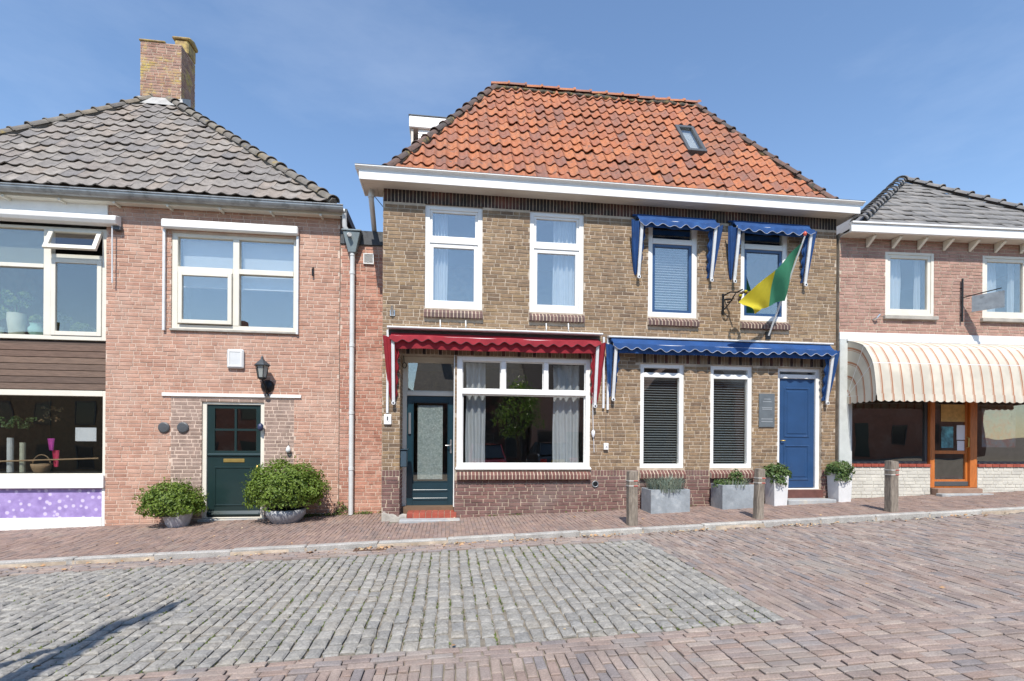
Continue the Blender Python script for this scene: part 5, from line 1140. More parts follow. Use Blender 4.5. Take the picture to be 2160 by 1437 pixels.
MB(FM).tube([(u_ + .005, -.014, z_ + .066), (u_ + .003, -.014, 1.9)], .004, 5).build('cable', GREY_D, bx)
u_, z_ = FM.uv(1251, 915, -.03)
pc = thing('pull_cord', 'pale pull cord with knotted toggle hanging from red awning', 'cord', Fm(FM, u_, -.04, z_))
MB(FM).tube([(u_ - .05, -.06, 2.95), (u_ - .02, -.045, 2.3), (u_, -.04, z_ + .06)], .006, 6).build('cord', PAPER, pc)
MB(FM).lathe([(.01, .07), (.035, .04), (.032, -.02), (.012, -.07)], (u_, -.045, z_), 10).build('toggle', PAPER, pc, smooth=True)
MB(FM).tube([(u_ + .01, -.03, z_ - .06), (u_ + .025, -.025, z_ - .35)], .005, 6).build('tail', PAPER, pc)
u_, z_ = FM.uv(1255, 1021)
vt = thing('wall_vent', 'round grey vent set in purple brick plinth', 'vent', Fm(FM, u_, -.02, z_))
MB(FM).lathe([(.062, -.01), (.062, .02), (.05, .022), (.045, .012)], (u_, -.01, z_), 20, 'y').build('rim', ZINC, vt, smooth=True); MB(FM).lathe([(.046, 0), (.046, .014), (.03, .016), (.028, .012), (.0, .013)], (u_, -.012, z_), 20, 'y').build('core', IRON, vt)
u_, z_ = FM.uv(828, 660)
hk = thing('flag_holder', 'small zinc flagpole holder on brown brick near the low link', 'holder', Fm(FM, u_, -.01, z_))
MB(FM).box(u_ - .045, -.025, z_ - .06, u_ + .045, -.008, z_ + .05).build('plate', STEEL, hk, bevel=.004); MB(FM).tube([(u_, -.03, z_ - .04), (u_, -.11, z_ + .10)], .025, 12).build('socket', STEEL, hk, smooth=True)
for i, (px, py) in enumerate(((928.5, 683), (982, 684), (1151, 690), (1197.5, 690))):
    u_, z_ = FM.uv(px, py)
    solo(MB(FM).tube([(u_, -.008, z_ + .06), (u_, -.05, z_ + .055), (u_ + .004, -.055, z_ - .045), (u_ + .004, -.03, z_ - .07)], .012, 6), 'wall_hook', WHITE, ('white wall hook below sill above the teal door, on the flag holder side', 'white wall hook below sill above the teal door, away from the flag holder', 'white wall hook below sill above the large shop pane, away from blue awnings', 'white wall hook below sill above the large shop pane, on the blue awning side')[i], 'hook', 'white hooks between sills and red awning', loc=(u_, 0, z_))
u_, z_ = FM.uv(852, 965, .15)
lb2 = thing('letterbox', 'dark blue grey letterbox in the recess beside the teal door', 'letterbox', Fm(FM, u_, .2, z_ - .2))
lu = ud0 + .012
MB(FM).box(lu, .03, z_ - .17, lu + .11, .31, z_ + .13).build('box', mat('letterbox_paint', (.055, .085, .11), .4, .2, var=.1), lb2, bevel=.01)
MB(FM).prism_u([(.01, z_ + .135), (.33, z_ + .135), (.33, z_ + .16), (.01, z_ + .15)], lu - .002, lu + .13).build('lid', mat('letterbox_lid', (.03, .05, .065), .4, .2), lb2, bevel=.004)
u_, z_ = FM.uv(856, 770, .3)
wo_ = thing('cable_coil', 'coil of dark cable hung in the corner above the teal door', 'cable', Fm(FM, ud0 + .03, .3, z_))
MB(FM).tube([(ud0 + .05 + .035 * math.cos(t * .5), .36 + .02 * math.sin(t), z_ + .05 * math.sin(t * .5)) for t in range(40)], .008, 5).build('coil', IRON, wo_); MB(FM).tube([(ud0 + .04, .36, z_ + .05), (ud0 + .03, .37, z_ + .2)], .008, 5).build('cable', IRON, wo_)
u_, z_ = FM.uv(1616, 866)
pq = thing('wall_plaque', 'grey wall plaque with faint lines of text beside the blue door', 'plaque', Fm(FM, u_, -.01, z_))
MB(FM).box(u_ - .165, -.03, z_ - .33, u_ + .165, -.008, z_ + .33).build('plate', mat('plaque_grey', (.16, .18, .19), .4, .3, var=.15), pq, bevel=.005)
for i, (w, dz) in enumerate(((.07, .22), (.09, .17), (.11, .05), (.10, .02), (.12, -.17), (.12, -.22))): MB(FM).box(u_ - w, -.034, z_ + dz - .008, u_ + w, -.031, z_ + dz + .008).build('text_line', mat('plaque_text', (.30, .32, .33), .5), pq)
# flag
fb = Vector((FM.uv(1622, 708, -.05)[0], -.04, FM.uv(1622, 708, -.05)[1])); ft = Vector((FM.uv(1698, 498, -.85)[0], -.85, FM.uv(1698, 498, -.85)[1]))
fl = thing('flag', 'yellow and green flag blowing from a slanted pole beside the blue awnings', 'flag', Fm(FM, fb.x, fb.y, fb.z))
MB(FM).tube([fb, ft], [.018, .014], 8).build('pole', PVC, fl, smooth=True)
MB(FM).lathe([(.0, .06), (.03, .03), (.03, -.01), (.012, -.03)], ft + Vector((0, 0, .03)), 10).build('pole_tip', mat('tip_red', (.55, .08, .04), .4), fl, smooth=True)
MB(FM).obox(fb + Vector((0, .02, 0)), (.05, 0, 0), (0, .015, 0), (0, 0, .07)).build('pole_socket', IRON, fl)
def fpt(px, py, y): u, z = FM.uv(px, py, y); return Vector((u, y, z))
TA, TB = fpt(1692, 512, -.82), fpt(1652, 636, -.33)      # hoist along the pole
CA, CB = fpt(1648, 560, -.80), fpt(1630, 640, -.50); CMA, CMB = fpt(1600, 598, -.78), fpt(1600, 655, -.62)
DA, DB = fpt(1562, 634, -.74), fpt(1594, 660, -.72)
def bez(p, t):
    q = list(p)
    while len(q) > 1: q = [q[i].lerp(q[i + 1], t) for i in range(len(q) - 1)]
    return q[0]
def ff(s, t):
    A = bez((TA, CA, CMA, DA), s); B = bez((TB, CB, CMB, DB), s); p = A.lerp(B, t)
    p.y += .05 * math.sin(9 * s + 4 * t) * (.25 + s) + .035 * math.sin(5 * t + 14 * s); p.z += .015 * math.sin(11 * s + 6 * t) - .05 * math.sin(math.pi * t) * s; return p
NF = 48; mb = MB(FM); mb.grid(ff, NF, 20); mb.mi = [0 if (k % NF) < NF * .42 else 1 for k in range(len(mb.f))]
mb.build('cloth', [mat('flag_green', (.06, .30, .16), .8, var=.1, trans=.35), mat('flag_yellow', (.62, .52, .03), .8, var=.1, trans=.35)], fl, smooth=True)
# curly iron bracket with wreath
u_, z_ = FM.uv(1524, 640)
ib = thing('iron_bracket', 'curly black iron bracket with small yellow wreath beside the flag', 'bracket', Fm(FM, u_, -.01, z_))
MB(FM).box(u_ - .02, -.025, z_ - .22, u_ + .02, -.008, z_ + .18).build('wall_plate', IRON, ib)
MB(FM).tube([(u_, -.02, z_ + .14), (u_ + .06, -.18, z_ + .17), (u_ + .10, -.34, z_ + .12), (u_ + .13, -.46, z_ + .14)], .014, 8).build('arm', IRON, ib)
MB(FM).tube([(u_ + .02 + .10 * (1 - k / 26) * math.cos(k * .45) , -.20 + .11 * (1 - k / 30) * math.sin(k * .45), z_ + .05 - k * .004) for k in range(24)], .010, 6).build('scroll', IRON, ib)
MB(FM).tube([(u_, -.02, z_ - .15), (u_ + .05, -.14, z_ - .05), (u_ + .09, -.3, z_ + .11)], .012, 6).build('brace', IRON, ib)
wc = Vector((u_ + .17, -.48, z_ - .02)); MB(FM).tube([wc + Vector((.11 * math.cos(k * .3), .02 * math.sin(k * 1.7), .11 * math.sin(k * .3))) for k in range(22)], .028, 7).build('wreath', mat('wreath', (.12, .08, .06), .9, var=.4, vscale=30, bump=.8), ib)
for k in range(5): MB(FM).lathe([(.0, .03), (.03, .012), (.03, -.012), (.0, -.03)], wc + Vector((.11 * math.cos(k * 1.25 + .4), -.03, .11 * math.sin(k * 1.25 + .4))), 8).build('blossom', MATS['flag_yellow'], ib, smooth=True)
# left house: lantern, discs, plaque, bell
u_, z_ = FL.uv(565, 815)
ln = thing('wall_lantern', 'black carriage lantern with glass panes above dark green stable door', 'lantern', Fm(FL, u_, -.01, z_))
MB(FL).lathe([(.12, -.005), (.12, .02), (.09, .05), (.05, .065)], (u_, -.01, z_), 20, 'y').build('back_plate', IRON, ln, smooth=True)
MB(FL).tube([(u_, -.06, z_ - .12), (u_ + .005, -.14, z_ - .02), (u_ - .01, -.2, z_ + .05), (u_ - .03, -.22, z_ + .12)], .018, 8).build('arm', IRON, ln, smooth=True); MB(FL).lathe([(.05, -.15), (.02, -.10), (.03, -.04)], (u_, -.05, z_ - .04), 12).build('finial', IRON, ln)
lc = Vector((u_ - .03, -.22, z_ + .12))
mb = MB(FL)
for k in range(6): t = k * math.pi / 3; mb.tube([lc + Vector((.075 * math.cos(t), .075 * math.sin(t), .02)), lc + Vector((.115 * math.cos(t), .115 * math.sin(t), .24))], .007, 5)
mb.lathe([(.04, -.02), (.085, .0), (.085, .02)], lc, 6); mb.build('cage', IRON, ln); MB(FL).lathe([(.07, .02), (.105, .238)], lc, 6).build('glass', mat('lantern_glass', (.55, .58, .55), .25, trans=.5), ln)
MB(FL).lathe([(.15, .24), (.15, .25), (.085, .31), (.06, .33), (.03, .36), (.022, .40), (.0, .44)], lc, 6).build('hood', mat('lantern_hood', (.05, .06, .07), .5, .3), ln)
for i, px in enumerate((347, 387)):
    u_, z_ = FL.uv(px, 902)
    solo(MB(FL).lathe([(.10, -.004), (.10, .02), (.08, .03), (.0, .034)], (u_, -.01, z_), 24, 'y'), 'wall_disc', GREY_D, 'round dark disc on paler red brick beside the door surround' if i == 0 else 'round dark disc on the darker brick door surround', 'disc', 'dark wall discs beside the stable door', loc=(u_, 0, z_), smooth=False)
u_, z_ = FL.uv(550, 902, -.05)
solo(MB(FL).lathe([(.0, .09), (.05, .05), (.055, -.02), (.03, -.06), (.0, -.07)], (u_, -.06, z_), 12), 'door_bell', mat('bell_blue', (.03, .04, .09), .4), 'dark blue door bell on the frame of dark green stable door', 'bell', loc=(u_, -.05, z_), smooth=True)
u_, z_ = FL.uv(610, 948)
bd = thing('bird_ornament', 'small pale hanging ornament on the brick door surround', 'ornament', Fm(FL, u_, -.02, z_))
MB(FL).tube([(u_, -.04, z_ + .14), (u_, -.04, z_ + .04)], .004, 5).build('cord', IRON, bd); MB(FL).lathe([(.0, .08), (.035, .03), (.05, -.02), (.03, -.06), (.0, -.07)], (u_, -.055, z_), 12).build('body', PVC, bd, smooth=True)
u_, z_ = FL.uv(499, 758)
pl2 = thing('wall_box', 'small square grey ventilation box above the white door lintel', 'vent', Fm(FL, u_, -.01, z_))
MB(FL).box(u_ - .15, -.07, z_ - .18, u_ + .15, -.008, z_ + .18).build('box', PVC, pl2, bevel=.02); MB(FL).ring(u_ - .12, u_ + .12, z_ - .15, z_ + .15, .02, -.078, -.071).build('rim', WHITE, pl2)
u_, z_ = FL.uv(661, 575)
solo(MB(FL).tube([(u_, -.008, z_ + .08), (u_, -.05, z_ + .04), (u_, -.045, z_ - .08)], .018, 6), 'wall_anchor', IRON, 'short black iron wall anchor beside the cream four-pane window', 'anchor', loc=(u_, 0, z_))
# right house: iron rod with sign plate
u_, z_ = FR.uv(2025, 640)
rs = thing('sign_bracket', 'grey sign plate on a black iron rod between the upper windows', 'sign', Fm(FR, u_, -.01, z_))
MB(FR).tube([(u_, -.05, FR.uv(2025, 590)[1]), (u_, -.05, FR.uv(2025, 680)[1])], .018, 8).build('rod', IRON, rs)
for dz in (.3, -.25): MB(FR).tube([(u_, -.008, z_ + dz), (u_, -.05, z_ + dz)], .012, 6).build('stay', IRON, rs)
MB(FR).tube([(u_, -.05, z_ + .1), (u_ + .30, -.55, z_ + .16)], .010, 6).build('arm', IRON, rs); MB(FR).obox((u_ + .20, -.38, z_ - .06), Vector((.3, -.5, 0)).normalized() * .24, (.008, .005, 0), (0, 0, .16)).build('plate', ZINC, rs)
u_, z_ = FR.uv(1844, 672)
solo(MB(FR).tube([(u_ - .03, -.01, z_ - .03), (u_, -.08, z_), (u_ + .04, -.1, z_ + .06)], .02, 6), 'flag_holder', STEEL, 'small steel flagpole holder on rose brick above the striped awning', 'holder', loc=(u_, 0, z_))

# ================================================================== STREET THINGS
def W2(x, y): return Vector((x, y, gz(x, y)))
def leaf_ball(mb, c, rx, ry, rz, n, size, rn, flat=.0, lump=.18, shell=.55):
    c = Vector(c)
    for _ in range(n):
        d = Vector((rn.gauss(0, 1), rn.gauss(0, 1), rn.gauss(0, 1))).normalized()
        if d.z < -.55: d.z = -d.z * .6
        k = 1 + lump * mnoise.noise(d * 2.6 + c) + .10 * mnoise.noise(d * 7 + c)
        r = k * (1 - shell * rn.random() ** 2.2)
        p = c + Vector((d.x * rx * r, d.y * ry * r, d.z * rz * r))
        nrm = (d + Vector((rn.uniform(-.8, .8), rn.uniform(-.8, .8), rn.uniform(-.4, .9)))).normalized()
        a = nrm.orthogonal().normalized(); a.rotate(Matrix.Rotation(rn.uniform(0, 6.28), 3, nrm)); b = nrm.cross(a); s = size * rn.uniform(.6, 1.3)
        mb.add([p - a * s * .5, p + b * s * .32 + nrm * s * .06, p + a * s * .6, p - b * s * .32 + nrm * s * .06], [(0, 1, 2, 3)])
def shrub(name, label, base, pot_r, pot_h, pot_m, rx, rz, cz, n, seed, dx=0.0):
    rn = random.Random(seed); T = thing(name, label, 'shrub', base, 'potted shrubs beside the dark green stable door')
    x, y, z = base
    MB().lathe([(pot_r * .62, -.02), (pot_r * .8, .05), (pot_r, pot_h * .6), (pot_r * 1.02, pot_h), (pot_r * .9, pot_h), (pot_r * .88, pot_h - .05)], (x, y, z), 24).build('pot', pot_m, T, smooth=True)
    MB().lathe([(pot_r * .88, pot_h - .05), (.0, pot_h - .04)], (x, y, z), 20).build('soil', SOIL, T)
    mb = MB(); leaf_ball(mb, (x + dx, y, z + cz), rx, rx * .85, rz, n, .05, rn, lump=.30)
    for k in range(150):
        d = Vector((rn.gauss(0, 1), rn.gauss(0, 1), abs(rn.gauss(0, 1)))).normalized(); c = Vector((x + dx, y, z + cz)); p = c + Vector((d.x * rx, d.y * rx * .85, d.z * rz)) * 1.0
        for q in range(rn.randrange(3, 9)):
            pp = p + (d + Vector((0, 0, .3))) * (q * .016); a = Vector((rn.uniform(-1, 1), rn.uniform(-1, 1), rn.uniform(-1, 1))).normalized(); b = d.cross(a).normalized() * .012; mb.add([pp, pp + a * .03 + b, pp + a * .045, pp + a * .03 - b], [(0, 1, 2, 3)])
    mb.build('foliage', LEAF_B, T)
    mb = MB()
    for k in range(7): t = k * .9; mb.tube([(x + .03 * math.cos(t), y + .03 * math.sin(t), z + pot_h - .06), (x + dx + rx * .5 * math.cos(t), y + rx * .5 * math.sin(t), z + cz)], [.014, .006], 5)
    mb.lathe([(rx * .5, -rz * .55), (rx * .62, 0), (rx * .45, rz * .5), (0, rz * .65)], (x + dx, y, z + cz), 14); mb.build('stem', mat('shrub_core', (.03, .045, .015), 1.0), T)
p = gnd(375, 1110); shrub('potted_shrub', 'smaller round green shrub in pale pot beside the two wall discs', p, .235, .34, mat('pot_pale', (.42, .43, .46), .4, var=.2), .50, .36, .40, 6500, 1, dx=-.10)
p = gnd(603, 1101); shrub('potted_shrub', 'larger round green shrub in low grey pot beside dark green stable door', p, .34, .24, mat('pot_grey', (.33, .34, .36), .5, var=.25), .67, .50, .58, 11000, 2)
def blades(mb, c, n, h, spread, rn, w=.006, rad=.12):
    for _ in range(n):
        t = rn.uniform(0, 6.28); r = rad * math.sqrt(rn.random()); b = Vector(c) + Vector((r * math.cos(t), r * math.sin(t), 0)); l = h * rn.uniform(.5, 1.1)
        d = Vector((math.cos(t + rn.uniform(-.6, .6)), math.sin(t + rn.uniform(-.6, .6)), 0)) * spread * rn.uniform(.3, 1.1); sd = Vector((-d.y, d.x, 0)); sd = sd.normalized() * w if sd.length > 1e-5 else Vector((w, 0, 0))
        p1 = b + d * .35 + Vector((0, 0, l * .6)); p2 = b + d + Vector((0, 0, l * rn.uniform(.75, 1.0)))
        mb.add([b - sd, b + sd, p1 + sd * .8, p1 - sd * .8, p2], [(0, 1, 2, 3), (3, 2, 4)])
def planter(name, label, fl_, w, d, h, m, taper, plants, group=None):
    x, y, z = fl_; T = thing(name, label, 'planter', (x + w / 2, y + d / 2, z), group); t = taper; k = .025; mb = MB(); z -= .01
    def rect(i, zz, q): return [(x + q + i, y + q + i, zz), (x + w - q - i, y + q + i, zz), (x + w - q - i, y + d - q - i, zz), (x + q + i, y + d - q - i, zz)]
    vs = rect(0, z, t) + rect(0, z + h, 0) + rect(k, z + h, 0) + rect(k, z + h - .06, 0)
    fs = [(3, 2, 1, 0)]
    for lv in range(3):
        for i in range(4): j = (i + 1) % 4; fs.append((lv * 4 + i, lv * 4 + j, lv * 4 + 4 + j, lv * 4 + 4 + i))
    mb.add(vs, fs); mb.build('box', m, T, bevel=.006); MB().add(rect(k, z + h - .055, 0), [(0, 1, 2, 3)]).build('soil', SOIL, T)
    plants(T, Vector((x + w / 2, y + d / 2, z + h - .05)), w, d)
def p_grass(T, c, w, d):
    rn = random.Random(5); mb = MB(); blades(mb, c, 620, .34, .20, rn, .004, w * .42); mb.build('grass', GRASS_B, T)
def p_low(T, c, w, d):
    rn = random.Random(8); mb = MB(); blades(mb, c, 160, .20, .12, rn, .006, w * .4); mb.build('grass', GRASS_B, T); mb = MB()
    for k in range(6): leaf_ball(mb, c + Vector((rn.uniform(-w, w) * .4, rn.uniform(-d, d) * .35, .05)), .12, .12, .10, 160, .045, rn)
    leaf_ball(mb, c + Vector((.05, 0, .17)), .13, .12, .16, 220, .05, rn); mb.build('foliage', LEAF_G, T)
def p_trail(T, c, w, d):
    rn = random.Random(int(c.x * 10)); mb = MB(); leaf_ball(mb, c + Vector((0, 0, .10)), w * .85, d * .7, .17, 900, .055, rn, lump=.35)
    leaf_ball(mb, c + Vector((-.05, -d * .45, -.04)), w * .5, .12, .13, 300, .05, rn); mb.build('foliage', LEAF_G, T); mb = MB(); blades(mb, c, 120, .32, .22, rn, .006, w * .35); mb.build('grass', mat('straw_plant', (.30, .30, .13), .8, rnd=True, cols=[(.32, .31, .13), (.22, .26, .09)], trans=.2), T)
p1 = gnd(1373, 1084); planter('zinc_planter', 'square grey zinc planter with blue ornamental grass beside bollard', p1, .74, .46, .44, PLANT_Z, .0, p_grass, 'zinc planters under the narrow windows')
p2 = gnd(1524, 1075); planter('zinc_planter', 'square grey zinc planter with low green plants under narrow window', p2, .66, .42, .46, PLANT_Z, .0, p_low, 'zinc planters under the narrow windows')
p3 = gnd(1633, 1068); planter('tall_planter', 'tall white tapered planter with loose plants between bollard and blue door', p3, .30, .32, .58, PLANT_W, .02, p_trail, 'tall white planters flanking the blue door')
p4 = gnd(1769, 1060); planter('tall_planter', 'tall white tapered planter with loose plants beside the shop pilaster', p4, .30, .32, .58, PLANT_W, .02, p_trail, 'tall white planters flanking the blue door')
a_, b_ = p3.x + .34, p4.x - .04
solo(MB().box(a_, -.36, gz(6.8, 0) - .2, b_, -.035, gz(6.8, -.2) + .075), 'door_step', STONE, 'low grey stone step before the blue door between tall planters', 'step', loc=((a_ + b_) / 2, -.2, gz(6.8, 0)), bevel=.012)
def bollard(px, py, h, w, label, lean=0.0):
    b = gnd(px, py); T = thing('bollard', label, 'bollard', Matrix.Translation(b) @ Matrix.Rotation(lean, 4, 'Y'), 'weathered wooden bollards along the kerb'); x, y, z = b
    L = Matrix.Translation(b) @ Matrix.Rotation(lean, 4, 'Y')
    a = w / 2; mb = MB(L); rn = random.Random(int(px)); nz_ = 10; vs = []; fs = []
    for i in range(nz_ + 1):
        zz = -.1 + (h + .1) * i / nz_; q = a * (1 + .02 * math.sin(i * 1.7)); c = q * .16
        for u, v in ((-q + c, -q), (q - c, -q), (q, -q + c), (q, q - c), (q - c, q), (-q + c, q), (-q, q - c), (-q, -q + c)): vs.append((u + rn.uniform(-.002, .002), v + rn.uniform(-.002, .002), zz + (rn.uniform(-.008, .006) if i == nz_ else 0)))
    for i in range(nz_):
        for k in range(8): fs.append((i * 8 + k, i * 8 + (k + 1) % 8, (i + 1) * 8 + (k + 1) % 8, (i + 1) * 8 + k))
    vs.append((0, 0, h + .012)); t0 = nz_ * 8
    for k in range(8): fs.append((t0 + k, t0 + (k + 1) % 8, len(vs) - 1))
    mb.add(vs, fs); mb.build('post', WOOD_P, T)
    for zz, m_ in ((h - .155, 'band_red'), (h - .235, 'band_white')):
        MB(L).ring(-a - .003, a + .003, -a - .003, a + .003, .004, -.02, .02)
        q = a + .004; bm = MB(L); bm.box(-q, -q, zz, q, -a - .001, zz + .016); bm.box(-q, a + .001, zz, q, q, zz + .016); bm.box(-q, -a, zz, -a - .001, a, zz + .016); bm.box(a + .001, -a, zz, q, a, zz + .016)
        bm.build('reflector_band', mat('band_white', (.55, .52, .47), .5), T)
        MB(L).box(.0, -q - .003, zz + .002, q * .9, -q - .0005, zz + .014).build('reflector', mat('band_red', (.55, .09, .06), .35), T)
bollard(1333, 1108, .86, .145, 'weathered square wooden bollard beside the zinc planter with blue grass', -.004)
bollard(1599, 1094, .82, .125, 'weathered wooden bollard between low green planter and tall white planter', .035)
bollard(1880, 1079, .86, .15, 'weathered square wooden bollard before the white painted shop wall', .0)
# gully grate in the gutter strip
p = gnd(783, 1157, RD); G = thing('gully_cover', 'rusty iron gully cover in the brick gutter beside the kerb', 'drain cover', Matrix.Translation(p) @ GM.to_3x3().to_4x4())
LM = ROOTM[G.name]; RUST = mat('rust', (.12, .065, .04), .9, .2, var=.4, vscale=20, bump=.5)
MB(LM).ring(-.23, .23, -.15, .15, .03, -.02, .012); mb = MB(LM)
for a0_, b0_, a1_, b1_ in ((-.23, -.15, .23, -.12), (-.23, .12, .23, .15), (-.23, -.119, -.20, .119), (.20, -.119, .23, .119)): mb.box(a0_, b0_, -.02, a1_, b1_, .010)
mb.build('rim', RUST, G, bevel=.003); MB(LM).box(-.199, -.119, -.03, .199, .119, -.012).build('pit', BLACK, G)
for i in range(9): MB(LM).box(-.185 + i * .044, -.118, -.012, -.163 + i * .044, .118, .006).build('bar', RUST, G)
# fallen leaves, moss in the joints, weeds
rn = random.Random(14); mb = MB()
def leaf_at(x, y, z, s):
    a = rn.uniform(0, 6.28); u = Vector((math.cos(a), math.sin(a), rn.uniform(-.15, .4))) * s; v = Vector((-math.sin(a), math.cos(a), rn.uniform(-.2, .5))) * s * .55; p = Vector((x, y, gz(x, y) + z + .012))
    mb.add([p - u, p + v + Vector((0, 0, s * .3)), p + u, p - v, p + Vector((0, 0, s * .1))], [(0, 4, 1), (1, 4, 2), (2, 4, 3), (3, 4, 0)])
for _ in range(520):
    x = rn.uniform(-7, 13); k = rn.random()
    if k < .74: leaf_at(x, KY - .07 - abs(rn.gauss(0, .16)), RD, rn.uniform(.012, .035))
    elif k < .88: leaf_at(x, rn.uniform(KY + .1, -.05), 0, rn.uniform(.01, .026))
    else: leaf_at(x, rn.uniform(-5.5, KY - .3), RD, rn.uniform(.012, .03))
for cx in (-1.0, 1.1, 2.2, 3.6, 5.5, .2):
    for _ in range(22): leaf_at(cx + rn.gauss(0, .16), KY - .08 - abs(rn.gauss(0, .07)), RD, rn.uniform(.015, .04))
tag(mb.build('fallen_leaves', DRYLEAF), 'dry brown leaves scattered along the kerb', 'leaves', kind='stuff')
mb = MB(GM); rn = random.Random(15)
for (x, y, l) in joints:
    n_ = 0.5 + 0.5 * mnoise.noise(Vector((x * .6, y * .6, 3))) ; 
    if rn.random() > n_ * .95: continue
    for _ in range(int(rn.uniform(4, 16) * n_)):
        q = Vector((x + rn.gauss(0, .005), y - rn.random() * l, RD - .016)); a = rn.uniform(0, 6.28); h = rn.uniform(.010, .028); s = rn.uniform(.006, .014)
        mb.add([q + Vector((math.cos(a) * s, math.sin(a) * s, 0)), q - Vector((math.cos(a) * s, math.sin(a) * s, 0)), q + Vector((rn.uniform(-.012, .012), rn.uniform(-.012, .012), h))], [(0, 1, 2)])
tag(mb.build('joint_moss', MOSSG), 'green moss and grass growing in the joints of grey setts', 'moss', kind='stuff')
mb = MB(); rn = random.Random(16)
for _ in range(60):
    x = rn.uniform(-2.9, -1.25); y = .93 - abs(rn.gauss(0, .03)); leaf_ball(mb, (x, y, gz(x, y) + .02), .05, .04, .035, 12, .03, rn)
for _ in range(26): x = -2.05 + rn.gauss(0, .06); leaf_ball(mb, (x, .92, gz(x, .9) + rn.uniform(.02, .24)), .05, .03, .05, 8, .03, rn)
for _ in range(30):
    x = rn.uniform(.2, 7); leaf_ball(mb, (x, -.03, gz(x, 0) + .01), .03, .02, .02, 8, .02, rn)
tag(mb.build('weeds', MOSSG), 'small weeds along the foot of the red brick link wall', 'weeds', kind='stuff')

# ================================================================== THINGS INSIDE THE SHOP WINDOWS
def vase(F, name, label, u, y, z, prof_, m, plant=None, seed=1, cat='vase'):
    T = thing(name, label, cat, Fm(F, u, y, z)); MB(F).lathe(prof_, (u, y, z), 16).build('pot', m, T, smooth=True); h = prof_[-1][1]
    if plant:
        rn = random.Random(seed); mb = MB(F); st = MB(F)
        for k in range(plant[0]):
            a = rn.uniform(0, 6.28); r = rn.uniform(.3, 1) * plant[1]; top = Vector((u + r * math.cos(a), y + r * .6 * math.sin(a), z + h + plant[2] * rn.uniform(.4, 1)))
            st.tube([(u, y, z + h - .03), Vector((u, y, z + h + .1)).lerp(top, .5), top], .006, 5); leaf_ball(mb, top, .09, .08, .07, 34, .075, rn)
        st.build('stem', LEAF_G, T); mb.build('foliage', LEAF_B, T)
zi = zuw0 + .09
MB(FL).box(ls0 + .05, .15, zi - .06, ls1 - .05, .45, zi - .004).build('window_board', WHITE, HL)
u_ = FL.uv(35, 690, .3)[0]; vase(FL, 'potted_plant', 'leafy green plant in tall cream vase in first floor shop window', u_, .3, zi, [(.09, 0), (.11, .02), (.14, .30), (.135, .42)], mat('vase_cream', (.55, .55, .42), .4), (9, .20, .38), 1, 'plant')
u_ = FL.uv(-8, 690, .3)[0]; vase(FL, 'potted_plant', 'bushy green plant in pale green pot in first floor shop window', u_, .3, zi, [(.07, 0), (.09, .02), (.11, .16)], mat('vase_green', (.40, .52, .45), .3), (10, .2, .45), 2, 'plant')
u_ = FL.uv(78, 690, .3)[0]; vase(FL, 'glass_vase', 'mint green round vase in first floor shop window', u_, .28, zi, [(.06, 0), (.11, .06), (.12, .14), (.08, .20), (.10, .24)], mat('vase_mint', (.30, .50, .42), .15), (3, .05, .12), 3)
u_ = FL.uv(130, 690, .3)[0]; vase(FL, 'potted_plant', 'silvery leafed plant behind the opening casement', u_, .3, zi, [(.07, 0), (.09, .1)], MATS['vase_green'], (8, .14, .32), 4, 'plant')
u_ = FL.uv(180, 690, .3)[0]; vase(FL, 'potted_plant', 'low spreading green plant behind the opening casement', u_, .3, zi, [(.07, 0), (.09, .08)], MATS['vase_cream'], (9, .18, .16), 5, 'plant')
zi = zsw0 + .035
MB(FL).box(ls0 + .05, .15, zi - .05, ls1 - .05, .8, zi - .004).build('window_board', BLACK, HL)
u0_, z1_ = FL.uv(160, 902, .10); u1_, z0_ = FL.uv(204, 931, .10)
solo(MB(FL).box(u0_, .088, z0_, u1_, .091, z1_), 'paper_notice', PAPER, 'white paper notice taped inside the shop window above purple panel', 'notice', loc=((u0_ + u1_) / 2, .09, z0_))
A, B = FL.uv(-20, 974, .25), FL.uv(208, 967, .25)
WOODY = mat('wood_pole', (.38, .24, .13), .7, var=.2)
solo(MB(FL).tube([(A[0], .25, A[1]), (B[0], .25, B[1])], .014, 8), 'wooden_rail', WOODY, 'light wooden rail across the shop window display', 'rail', loc=(A[0], .25, A[1]))
u_, z_ = FL.uv(86, 985, .3)
bk_ = thing('wicker_basket', 'tan wicker basket standing in the shop window display', 'basket', Fm(FL, u_, .3, zi)); MB(FL).lathe([(.11, 0), (.15, .10), (.16, .16), (.145, .16), (.10, .02)], (u_, .32, zi), 16).build('bowl', WOODY, bk_, smooth=True)
MB(FL).tube([(u_ + .15 * math.cos(t * .314), .32, zi + .15 + .18 * math.sin(t * .314)) for t in range(11)], .009, 6).build('handle', WOODY, bk_)
for i, (px, py0, py1, m_, lab) in enumerate(((108, 925, 950, mat('scarf_pink', (.55, .06, .38), .8), 'magenta cloth hung in the shop window display'), (118, 950, 985, mat('scarf_red', (.60, .04, .12), .8), 'red ribbon draped over the wooden rail'))):
    a = FL.uv(px - 8, py0, .27); b = FL.uv(px + 8, py1, .27)
    solo(MB(FL).grid(lambda s, t: (a[0] + (b[0] - a[0]) * (s * (1 - .4 * t) + .25 * t), .27 + .03 * math.sin(6 * s), a[1] + (b[1] - a[1]) * t), 10, 6), 'display_cloth', m_, lab, 'cloth', loc=(a[0], .27, b[1]), smooth=True)
rn = random.Random(40); mb = MB(FL); A = FL.uv(-30, 880, .3); B = FL.uv(70, 905, .3)
for k in range(26): leaf_ball(mb, (A[0] + (B[0] - A[0]) * k / 25, .3, A[1] + (B[1] - A[1]) * (.5 + .4 * math.sin(k * .7))), .07, .06, .05, 16, .05, rn)
